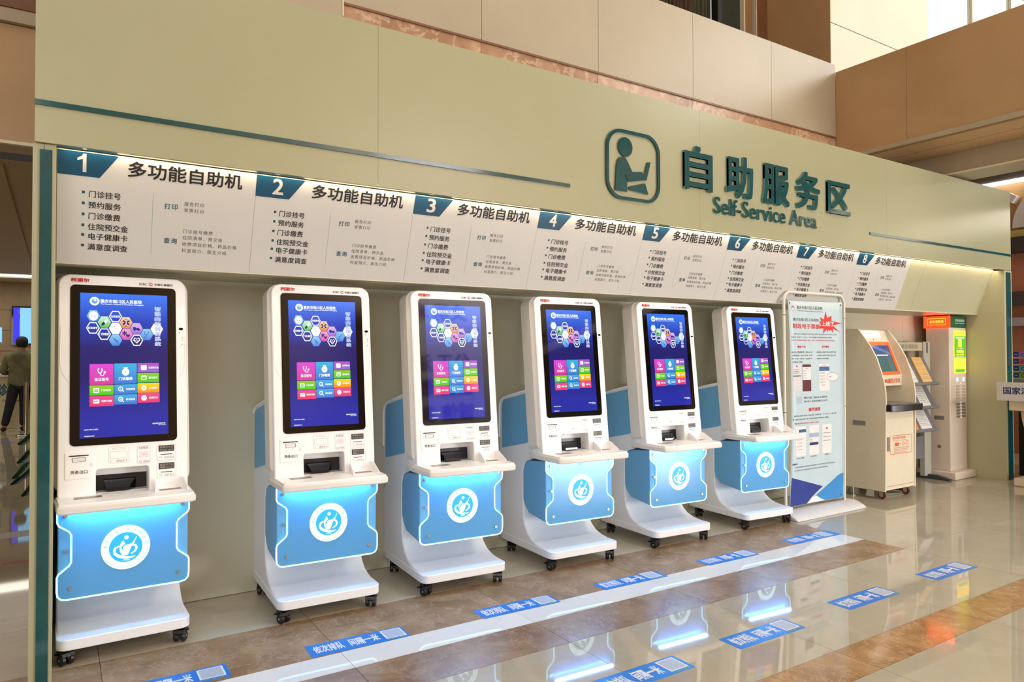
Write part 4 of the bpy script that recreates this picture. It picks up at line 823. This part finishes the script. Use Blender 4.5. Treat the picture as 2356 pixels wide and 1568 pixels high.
# printing: coordinates are metres on the cloth (undo the small warp with straight mapping)
PW = lambda off: (lambda a, b: (a, yb-.016+.018*sin(pi*max(0, min(1, (a-6.262)/.823)))*(abs(2*((b-.09)/1.84)-1)**2)-off, b))
P1, P2, P3 = PW(.0012), PW(.0018), PW(.0024)
g = MB(); g.flat(ngon(6.333, 1.868, .026, 24), P1, 'sticker_white'); g.ring(ngon(6.333, 1.868, .026, 24), ngon(6.333, 1.868, .023, 24), P2, 'print_red'); g.flat(ngon(6.333, 1.872, .015, 16), P2, 'ink_navy'); g.flat([(6.322, 1.86), (6.345, 1.86), (6.333, 1.885)], P3, 'sticker_white'); g.build('logo_print', bs, smooth=0)
g = MB(); text(g, '重庆市南川区人民医院', P1, 6.395, 1.861, .398, .032, 'ink_black', .01); text(g, "The People's Hospital of Nanchuan Chongqing", P1, 6.395, 1.838, .395, .014, 'ink_grey', 0)
text(g, '重庆市南川区人民医院', P1, 6.336, 1.752, .394, .028, 'ink_black', .01)
text(g, '自即日起,在我院就诊可使用电子票据,关注微信公众号"南川人民医', P1, 6.348, 1.628, .645, .013, 'ink_grey', 0); text(g, '院服务"选择"个人中心"-"电子票据"可查看财政电子票据', P1, 6.305, 1.599, .61, .013, 'ink_grey', 0)
for k, s in enumerate(('就诊后,扫描缴费单二维码-点击', '"领取票据"-点击"完成"-打印', '到"卡包"-"票证"-"发票"中', '可查看电子票据')): text(g, s, P1, 6.307, 1.463-.030*k, .307 if k < 3 else .158, .014, 'ink_grey', .01)
for k, s in enumerate(('在微信小程序"电子票夹",输', '入患者人身份号码手机号,验', '证查看个人电子票据')): text(g, s, P1, 6.679, 1.463-.030*k, .295 if k < 2 else .18, .014, 'ink_grey', .01)
text(g, '微信扫描二维码关注"重庆市', P1, 6.479, 1.046, .352, .018, 'ink_grey', .01); text(g, '南川区人民医院"微信公众号', P1, 6.479, 1.013, .352, .018, 'ink_grey', .01)
text(g, '就诊后,选择"重庆市南川区人民医院"-"个人中心"-"电子票', P1, 6.332, .888, .636, .014, 'ink_grey', .01); text(g, '据"-点击"自动获取"-输入相关信息后可获取电子票据。', P1, 6.310, .857, .547, .014, 'ink_grey', .01)
text(g, '点击"电子票据"', P1, 6.363, .508, .118, .013, 'ink_grey', 0); text(g, '输入电子票据', P1, 6.575, .511, .092, .012, 'ink_grey', 0); text(g, '查询票据', P1, 6.791, .514, .054, .012, 'ink_grey', 0)
text(g, '温馨提示:', P1, 6.301, .458, .083, .014, 'ink_black', .02); text(g, '电子票据如需换为纸质票据,可到缴费窗口打印或自助机打印纸质票据凭证。', P1, 6.334, .428, .62, .013, 'ink_grey', 0); text(g, '电子票据已换开纸质票据,原电子票据将无法再次获取票据。', P1, 6.333, .399, .505, .013, 'ink_grey', 0)
g.build('black_print', bs, smooth=0)
g = MB(); text(g, '财政电子票据', P1, 6.330, 1.683, .412, .046, 'print_red', .02); text(g, '全部电子票据由财政部门统一监管,与纸质票据具有同等法律效力。', P1, 6.304, 1.570, .672, .015, 'print_red', 0)
text(g, '微信卡包', P1, 6.396, 1.508, .120, .022, 'print_red', .03); text(g, '电子票夹', P1, 6.762, 1.510, .108, .021, 'print_red', .03); text(g, '操作流程', P1, 6.545, .930, .176, .034, 'print_red', .03); text(g, '提醒:首次登陆需患者本人绑定社卡账号', P1, 6.338, .820, .363, .014, 'print_red', .01)
C0 = (6.835, 1.735); bst = [(.0, .115), (.022, .055), (.085, .078), (.078, .03), (.24, .008), (.10, -.012), (.205, -.074), (.10, -.042), (.105, -.085), (.065, -.05), (.055, -.072), (.04, -.05), (.02, -.078), (.01, -.05), (-.045, -.09), (-.04, -.045), (-.105, -.045), (-.075, -.01), (-.10, .02), (-.07, .02), (-.085, .06), (-.03, .04)]
g.flat([(C0[0]+a, C0[1]+b) for a, b in bst], P2, 'burst_red'); text(g, '上线了', P3, 6.766, 1.712, .186, .046, 'sticker_white', .03); g.build('red_print', bs, smooth=0)
g = MB()
R4 = lambda x0, z0, x1, z1: [(x0, z0), (x1, z0), (x1, z1), (x0, z1)]
g.flat(R4(6.321, 1.115, 6.441, 1.358), P1, 'phone_pale'); g.flat(ngon(6.379, 1.342, .009, 10), P2, 'ink_grey'); g.flat(R4(6.323, 1.250, 6.434, 1.260), P2, 'phone_green')
for z in (1.309, 1.293, 1.278): text(g, '电子票据信息', P2, 6.325, z, .09, .007, 'ink_grey', 0)
g.build('phone_picture', bs, smooth=0); g = MB(); g.flat(R4(6.462, 1.114, 6.588, 1.358), P1, 'phone_maroon'); g.flat(R4(6.464, 1.216, 6.586, 1.334), P2, 'phone_white'); text(g, '财政票据', P3, 6.50, 1.318, .05, .009, 'print_red', 0)
for k in range(4): text(g, '票据编号', P3, 6.471, 1.295-.021*k, .045, .006, 'ink_grey', 0)
g.build('phone_picture', bs, smooth=0); g = MB(); g.flat(R4(6.710, 1.113, 6.867, 1.360), P1, 'phone_white'); g.flat(R4(6.713, 1.295, 6.866, 1.335), P2, 'phone_photo'); text(g, '电子票夹', P2, 6.75, 1.342, .07, .008, 'ink_grey', 0)
for k in range(5): g.flat(ngon(6.735, 1.276-.028*k, .005, 8), P2, ['tape_blue', 'tape_red', 'ink_teal', 'ink_black', 'ledge_yellow'][k]); text(g, '服务项目', P2, 6.75, 1.272-.028*k, .05, .008, 'ink_grey', 0)
g.build('phone_picture', bs, smooth=0); g = MB(); bb = [(6.915+.092*cos(2*pi*k/28), 1.238+.040*sin(2*pi*k/28)) for k in range(28)]; g.flat([(6.85, 1.215), (6.843, 1.190), (6.878, 1.206)], P2, 'phone_white'); g.flat(bb, P2, 'phone_white'); g.ring(bb, [(6.915+.090*cos(2*pi*k/28), 1.238+.038*sin(2*pi*k/28)) for k in range(28)], P3, 'ink_grey'); text(g, '查看', P3, 6.862, 1.233, .03, .012, 'ink_grey', 0)
g.build('speech_bubble', bs, smooth=0); g = MB(); g.flat(R4(6.376, 1.004, 6.451, 1.068), P1, 'sticker_pale')
g.build('code_square', bs, smooth=0)
for n, (x0, x1) in enumerate(((6.350, 6.505), (6.552, 6.698), (6.750, 6.893))):
    g = MB(); g.flat(R4(x0, .532, x1, .800), P1, 'phone_white')
    if n == 0:
        g.flat(R4(6.400, .745, 6.505, .772), P2, 'phone_photo')
        for k in range(4): g.flat(ngon(6.372, .68-.030*k, .005, 8), P2, ['ink_black', 'phone_greyblue', 'ink_navy', 'ledge_yellow'][k]); text(g, '门诊电子票', P2, 6.388, .677-.030*k, .06, .008, 'ink_grey', 0)
    elif n == 1:
        g.flat(R4(6.553, .692, 6.698, .730), P2, 'phone_greyblue'); g.flat(R4(6.558, .620, 6.690, .644), P2, 'ink_navy')
        for z in (.666, .648): text(g, '票据代码', P2, 6.563, z, .04, .008, 'ink_grey', 0)
    else:
        g.flat(ngon(6.82, .762, .014, 10, rz=.009), P2, 'print_red')
        for k in range(3): text(g, '票据查询结果', P2, 6.765, .715-.035*k, .11, .009, 'ink_grey', 0)
    g.build('phone_picture', bs, smooth=0)

g = MB(); g.flat([(6.292, .350), (6.765, .227), (6.690, .19), (6.60, .145), (6.526, .094), (6.266, .094), (6.275, .24)], P1, 'banner_navy'); g.flat([(7.075, .324), (7.03, .322), (6.985, .306), (6.90, .262), (6.666, .154), (6.74, .118), (6.813, .094), (7.062, .096)], P1, 'banner_sky'); g.flat([(6.530, .094), (6.61, .142), (6.666, .150), (6.74, .114), (6.805, .094)], P1, 'sticker_white'); g.build('colour_shapes', bs, smooth=0)

# ---------------------------------------------------------------- report printer machine
cp = empty('report_printer', (0, 0, 0), label='cream report printing machine with orange-framed screen and black tray', cat='machine')
pf = [(1.32, .09), (.664, .09), (.649, .90), (.647, .987), (.650, 1.077), (.663, 1.166), (.690, 1.267), (.738, 1.412), (.800, 1.529), (.862, 1.618), (.931, 1.707), (1.32, 1.707)]
for a, b in ((7.650, 7.670), (8.193, 8.213)): MB().prism(pf, lambda y, z: (a, y, z), lambda y, z: (b, y, z), 'machine_cream').build('side_panel', cp, smooth=20)
MB().prism([(1.30, .10), (.668, .10), (.668, .885), (.95, .885), (.95, 1.10), (.78, 1.125), (.775, 1.222), (.956, 1.700), (1.30, 1.700)], lambda y, z: (7.670, y, z), lambda y, z: (8.193, y, z), 'machine_cream').build('cabinet', cp, smooth=20)
def SL(off):
    n = Vector((0, -.478, .181)).normalized()
    return lambda x, t: Vector((x, .775+.181*t, 1.222+.478*t))+n*off
MB().ring(rrect(7.71, .03, 8.155, .735, .03, 5), rrect(7.745, .09, 8.115, .655, .01, 5), SL(.012), 'orange_frame', SL(0)).build('screen_frame', cp, smooth=30)
MB().flat([(7.742, .087), (8.118, .087), (8.118, .658), (7.742, .658)], SL(.006), 'report_screen').build('screen', cp, smooth=0)
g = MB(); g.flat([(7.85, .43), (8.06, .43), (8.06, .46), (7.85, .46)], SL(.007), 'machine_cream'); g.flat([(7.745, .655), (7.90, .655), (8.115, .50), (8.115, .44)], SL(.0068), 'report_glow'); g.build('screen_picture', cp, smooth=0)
MB().prism(rrect(7.745, .835, 8.06, .975, .015, 3), SL(.004), SL(-.002), 'light_panel').build('light_panel', cp, smooth=0)
MB().prism([(7.905, .775), (7.911, .775), (7.911, .800), (7.905, .800)], SL(.003), SL(0), 'slot_black').build('camera_eye', cp, smooth=0)
g = MB(); text(g, 'CT、MRI报告打印', lambda a, b: (a, .7745, b), 7.705, 1.150, .44, .050, 'print_orange', .02); g.build('lettering', cp, smooth=0)
MB().prism([(7.660, .60), (7.70, .575), (8.205, .575), (8.205, .95), (7.660, .95)], lambda a, b: (a, b, .880), lambda a, b: (a, b, .948), 'tray_black').build('tray', cp, bevel=.006)
MB().box(7.69, 8.18, .62, .93, .948, .952, 'plate_grey').build('tray_top', cp, smooth=0)
g = MB(); F6 = XZ(.6672)
MB().box(7.685, 8.178, .6655, .668, .135, .138, 'orange_dim').build('seam_line', cp, smooth=0)
g.ring(rrect(7.752, .446, 8.152, .634, .02, 4), rrect(7.757, .451, 8.147, .629, .016, 4), F6, 'print_orange'); text(g, '自助打印胶片报告流程', F6, 7.80, .595, .24, .026, 'print_orange', .01); g.flat(R4(7.84, .525, 7.915, .560), F6, 'print_orange')
g.ring(ngon(7.99, .545, .02, 14), ngon(7.99, .545, .016, 14), F6, 'print_orange'); g.ring(R4(8.05, .53, 8.09, .57), R4(8.055, .535, 8.085, .565), F6, 'print_orange'); g.flat([(7.93, .54), (7.955, .545), (7.93, .55)], F6, 'ink_grey'); g.flat([(8.02, .54), (8.04, .545), (8.02, .55)], F6, 'ink_grey')
text(g, '请将条码 对准 扫描窗口', F6, 7.80, .575, .27, .009, 'print_orange', 0)
for k, s in enumerate(('打印前请确认检查已完成报告', '请按提示依次取走胶片', '如遇故障请与工作人员联系', '打印时请勿离开')): text(g, s, F6, 7.82, .503-.016*k, .30-.02*k, .010, 'print_orange', 0)
g.build('instruction_print', cp, smooth=0)
MB().box(7.700, 7.738, .660, .668, .485, .625, 'plate_grey').build('door_handle', cp, smooth=0, bevel=.002)
MB().box(7.646, 7.651, .858, .993, .728, .775, 'plate_grey').build('side_vent', cp, smooth=0)
for x, y, a in ((7.735, .745, 40), (8.175, .745, -50), (7.70, 1.2, 0), (8.16, 1.2, 0)):
    c = MB().box(x-.02, x+.02, y-.025, y+.025, .075, .092, 'chrome').box(x-.016, x-.012, y-.02, y+.02, .03, .08, 'chrome').box(x+.012, x+.016, y-.02, y+.02, .03, .08, 'chrome').build('caster', cp)
    MB().cyl((x-.010, y, .036), (x+.010, y, .036), .036, 'wheel_red', 20).cyl((x-.011, y, .036), (x+.011, y, .036), .018, 'chrome', 12).build('wheel', c)
MB().cyl((7.69, 1.02, .0), (7.69, 1.02, .012), .022, 'chrome').cyl((7.69, 1.02, .012), (7.69, 1.02, .09), .006, 'chrome').build('levelling_foot', cp)

# ---------------------------------------------------------------- leaflet rack
rk = empty('leaflet_rack', (0, 0, 0), label='grey leaflet rack with three tilted trays between the two machines', cat='rack')
MB().box(9.255, 9.400, 1.10, 1.16, .03, 1.59, 'rack_light').build('post', rk, bevel=.006); MB().box(9.318, 9.338, 1.097, 1.101, 1.46, 1.58, 'slot_black').build('slot', rk, smooth=0); MB().box(8.30, 8.42, 1.10, 1.16, .03, 1.55, 'rack_light').build('post', rk, bevel=.006)
MB().box(8.42, 9.265, 1.115, 1.13, 1.485, 1.58, 'rack_board').build('header_board', rk, smooth=0)
g = MB(); text(g, '检查报告领取处', lambda a, b: (a, 1.1145, b), 8.66, 1.507, .50, .052, 'plate_grey', .02); g.build('lettering', rk, smooth=0)
for z in (1.105, .84, .585):
    t = MB(); t.prism([(.90, z), (.915, z+.03), (.925, z+.03), (.935, z+.012), (1.075, z+.30), (1.085, z+.296), (.94, z-.012)], lambda y, q: (8.36, y, q), lambda y, q: (9.20, y, q), 'rack_grey'); t.build('tray', rk, bevel=.002)
MB().box(8.62, 9.22, 1.09, 1.12, .24, .50, 'rack_grey').build('lower_panel', rk, bevel=.01)
MB().tube([(8.75, 1.11, .50), (8.83, 1.11, .66)], .006, 'slot_black', 6).build('cable', rk)
for x in (8.36, 9.34): MB().prism([(.86, 0), (.86, .02), (1.0, .05), (1.25, .05), (1.30, .0)], lambda y, z: (x-.03, y, z), lambda y, z: (x+.03, y, z), 'rack_dark').build('foot', rk, bevel=.004)
for nm, x0, x1, z, m, lb in (('leaflet_stack', 8.90, 9.10, 1.105, 'paper_yellow', 'stack of yellow leaflets on the top tray of the rack'), ('leaflet_stack', 8.62, 8.80, 1.105, 'paper_white', 'stack of white leaflets on the top tray beside the yellow ones'), ('leaflet_stack', 8.86, 9.06, .84, 'paper_white', 'stack of white leaflets on the middle tray of the rack'), ('leaflet_stack', 8.60, 8.78, .84, 'paper_orange', 'stack of orange leaflets on the middle tray of the rack'),
                          ('leaflet_stack', 8.86, 9.08, .585, 'paper_white', 'stack of white leaflets on the bottom tray of the rack'), ('leaflet_stack', 8.60, 8.80, .585, 'paper_orange', 'stack of orange leaflets on the bottom tray of the rack')):
    r = empty(nm, (0, 0, 0), label=lb, cat='leaflets', group='leaflet stacks on the grey rack')
    n = Vector((0, -.288, .140)).normalized(); LT = lambda off: (lambda x, t: Vector((x, .937+.140*t, z+.018+.288*t))+n*off)
    MB().prism([(x0, 0), (x1, 0), (x1, .97), (x0, .97)], LT(.016), LT(.001), m).build('paper', r, smooth=0)
    g = MB(); w = x1-x0
    for k, tt in enumerate((.86, .72, .66, .60, .54, .48, .40, .34, .28, .20, .14)): g.flat([(x0+.02, tt), (x1-(.02 if k % 3 else .06), tt), (x1-(.02 if k % 3 else .06), tt+.016), (x0+.02, tt+.016)], LT(.0164), 'print_grey')
    g.build('print', r, smooth=0)

# ---------------------------------------------------------------- phone charging column
cc = empty('charging_column', (0, 0, 0), label='tall cream phone-charging column with lit green and yellow panel in the corner', cat='machine')
MB().box(9.50, 9.890, .933, 1.20, .085, 1.757, 'column_cream').build('cabinet', cc, bevel=.01)
MB().box(9.425, 9.900, .845, 1.29, 0, .088, 'column_cream').build('plinth', cc, bevel=.012)
MB().box(9.500, 9.892, .930, 1.20, 1.760, 1.885, 'green_board').build('head_box', cc, smooth=0)
hs = MB().box(9.490, 9.501, .925, 1.205, 1.757, 1.888, 'red_lit').build('lit_side', cc, smooth=0)
g = MB(); g.ring([(.965, 1.785), (1.175, 1.785), (1.175, 1.865), (.965, 1.865)], [(.970, 1.790), (1.170, 1.790), (1.170, 1.860), (.970, 1.860)], lambda a, b: (9.489, a, b), 'amber_lit'); text(g, '充电宝租借', lambda a, b: (9.489, 2.14-a, b), .99, 1.808, .16, .035, 'amber_lit', .03); g.build('lit_lettering', cc, smooth=0)
MB().box(9.478, 9.502, .922, .940, 1.753, 1.892, 'red_lit').build('corner_post', cc, smooth=0)
MB().box(9.478, 9.502, 1.195, 1.212, 1.753, 1.892, 'red_lit').build('corner_post', cc, smooth=0)
g = MB(); YC = lambda o: (lambda a, b: (a, .9298-o, b)); text(g, '手机加油站', YC(0), 9.63, 1.825, .22, .030, 'sticker_white', .02); text(g, 'SMART POWER', YC(0), 9.63, 1.80, .22, .014, 'sticker_white', .01); g.flat([(9.555, 1.79), (9.58, 1.80), (9.605, 1.85), (9.57, 1.83)], YC(0), 'phone_green'); g.build('head_lettering', cc, smooth=0)
g = MB(); YF = lambda o: (lambda a, b: (a, .9325-o, b))
lp = MB().prism(R4(9.600, 1.220, 9.876, 1.722), YF(.002), YF(-.002), 'amber_panel').build('lit_panel', cc, smooth=0)
g.flat(R4(9.606, 1.402, 9.872, 1.655), YF(.0028), 'green_lit'); g.flat(R4(9.63, 1.232, 9.846, 1.268), YF(.0028), 'green_lit'); g.flat(rrect(9.69, 1.53, 9.78, 1.62, .01, 3), YF(.0034), 'amber_panel'); g.flat(rrect(9.655, 1.462, 9.825, 1.488, .012, 3), YF(.0034), 'amber_panel')
text(g, '智能信用充电柜', YF(.0034), 9.635, 1.625, .21, .022, 'glow_white', .02); text(g, '扫一扫充电', YF(.0034), 9.67, 1.502, .13, .018, 'glow_white', .01); text(g, '免押金 随借随还', YF(.0034), 9.645, 1.43, .19, .018, 'amber_panel', .01); text(g, '微信支付宝', YF(.0034), 9.65, 1.408, .17, .014, 'glow_white', .01)
text(g, '共享充电', YF(.0028), 9.62, 1.675, .23, .032, 'green_lit', .02); text(g, '使用说明步骤一二三', YF(.0028), 9.62, 1.29, .23, .02, 'green_lit', .0); g.build('panel_picture', lp, smooth=0)
for x in (9.648, 9.795): MB().prism(rrect(x, 1.125, x+.045, 1.170, .004, 2), YF(.003), YF(-.001), 'glow_white').build('socket_light', cc, smooth=0)
for col in (9.640, 9.775):
    for k in range(5): MB().box(col, col+.075, .930, .934, 1.055-.035*k, 1.077-.035*k, 'plate_pale').build('button', cc, smooth=0)
    for k in range(5): MB().box(col, col+.072, .928, .934, .845-.036*k, .868-.036*k, 'plate_grey').build('slot', cc, smooth=0)
for z in [1.098]+[.880-.036*k for k in range(6)]: MB().cyl((9.742, .931, z), (9.742, .927, z), .006, 'glow_white', 8).build('indicator_light', cc)
MB().box(9.496, 9.502, 1.003, 1.112, .675, .720, 'plate_grey').build('side_recess', cc, smooth=0); MB().cyl((9.497, 1.06, .362), (9.501, 1.06, .362), .022, 'plate_grey', 20).build('cover_disc', cc)

# ---------------------------------------------------------------- service desk at the right edge
dk = empty('service_desk', (0, 0, 0), label='cream desk with curved pedestal cut by the right edge', cat='desk')
MB().box(9.50, 10.05, -1.5, .335, .83, .935, 'desk_cream').build('desktop', dk, bevel=.01)
MB().prism([(.30, .83), (.285, .70), (.245, .55), (.20, .40), (.175, .25), (.17, .09), (-.35, .09), (-.36, .25), (-.40, .45), (-.48, .65), (-.56, .83)], lambda y, z: (9.70, y, z), lambda y, z: (9.95, y, z), 'desk_cream').build('pedestal', dk, smooth=30)
MB().box(9.60, 10.28, -.75, .342, 0, .088, 'desk_cream').build('base_slab', dk, bevel=.012)
sg = empty('desk_sign', (0, 0, 0), label='white board with navy characters on the front of the cream desk', cat='sign')
MB().box(9.455, 9.475, -1.2, .430, .938, 1.138, 'sign_white').build('board', sg, bevel=.003)
MB().box(9.475, 9.50, .10, .16, .86, 1.0, 'plate_grey').build('bracket', sg, smooth=0)
g = MB(); text(g, '国家满意度调查', lambda a, b: (9.4535, -a, b), -.365, 1.010, .60, .078, 'ink_navy', .02); g.build('lettering', sg, smooth=0)
bc = MB().box(10.45, 11.3, -1.8, .62, .0, .98, 'black_gap').build('cabinet', label='black box filling the dark void behind the cream desk', cat='cabinet', smooth=0)  # plain black block standing in for the dark void under the desk
cb = empty('leaflet_box_rack', (0, 0, 0), label='rack of coloured file boxes behind the cream desk', cat='rack')
MB().box(10.9, 11.15, -.9, .86, .98, 1.13, 'plate_grey').build('base', cb, smooth=0)
for k, m in enumerate(('box_green', 'box_teal', 'box_red', 'box_purple')):
    z = 1.135+.087*k
    MB().box(10.88, 11.2, -.9, .86, z-.006, z, 'sign_white').build('shelf', cb, smooth=0)
    for q in range(3):
        y1 = .850-q*.36; b = MB().box(10.90, 11.18, y1-.35, y1, z+.002, z+.074, m).build('file_box', cb, smooth=0)
        g = MB().flat([(y1-.062, z+.014), (y1-.005, z+.014), (y1-.005, z+.07), (y1-.062, z+.07)], lambda a, c: (10.8985, a, c), 'ink_navy'); text(g, '资料', lambda a, c: (10.898, -a, c), -(y1-.015), z+.035, .036, .012, 'sticker_white', .0)
        g.ring(ngon(y1-.115, z+.035, .032, 14, rz=.022), ngon(y1-.115, z+.035, .022, 14, rz=.014), lambda a, c: (10.8985, a, c), 'ink_teal'); g.build('label', b, smooth=0)

# ---------------------------------------------------------------- slogan board behind the camera, seen mirrored in the third screen
sl = empty('slogan_board', (0, 0, 0), label='pale wall board with purple slogan characters, mirrored in the third kiosk screen', cat='sign')
MB().box(5.75, 8.0, -8.2, -8.12, .9, 5.4, 'slogan_pale').build('board', sl, smooth=0)
g = MB()
for z, s in ((4.15, '文明 和谐'), (3.12, '公正 法治'), (2.62, '爱国 敬业'), (2.12, '诚信 友善')): text(g, s, lambda a, b: (-a, -8.115, b), -6.95, z-.19, 1.55, .36, 'slogan_purple', .03)
g.build('lettering', sl, smooth=0)
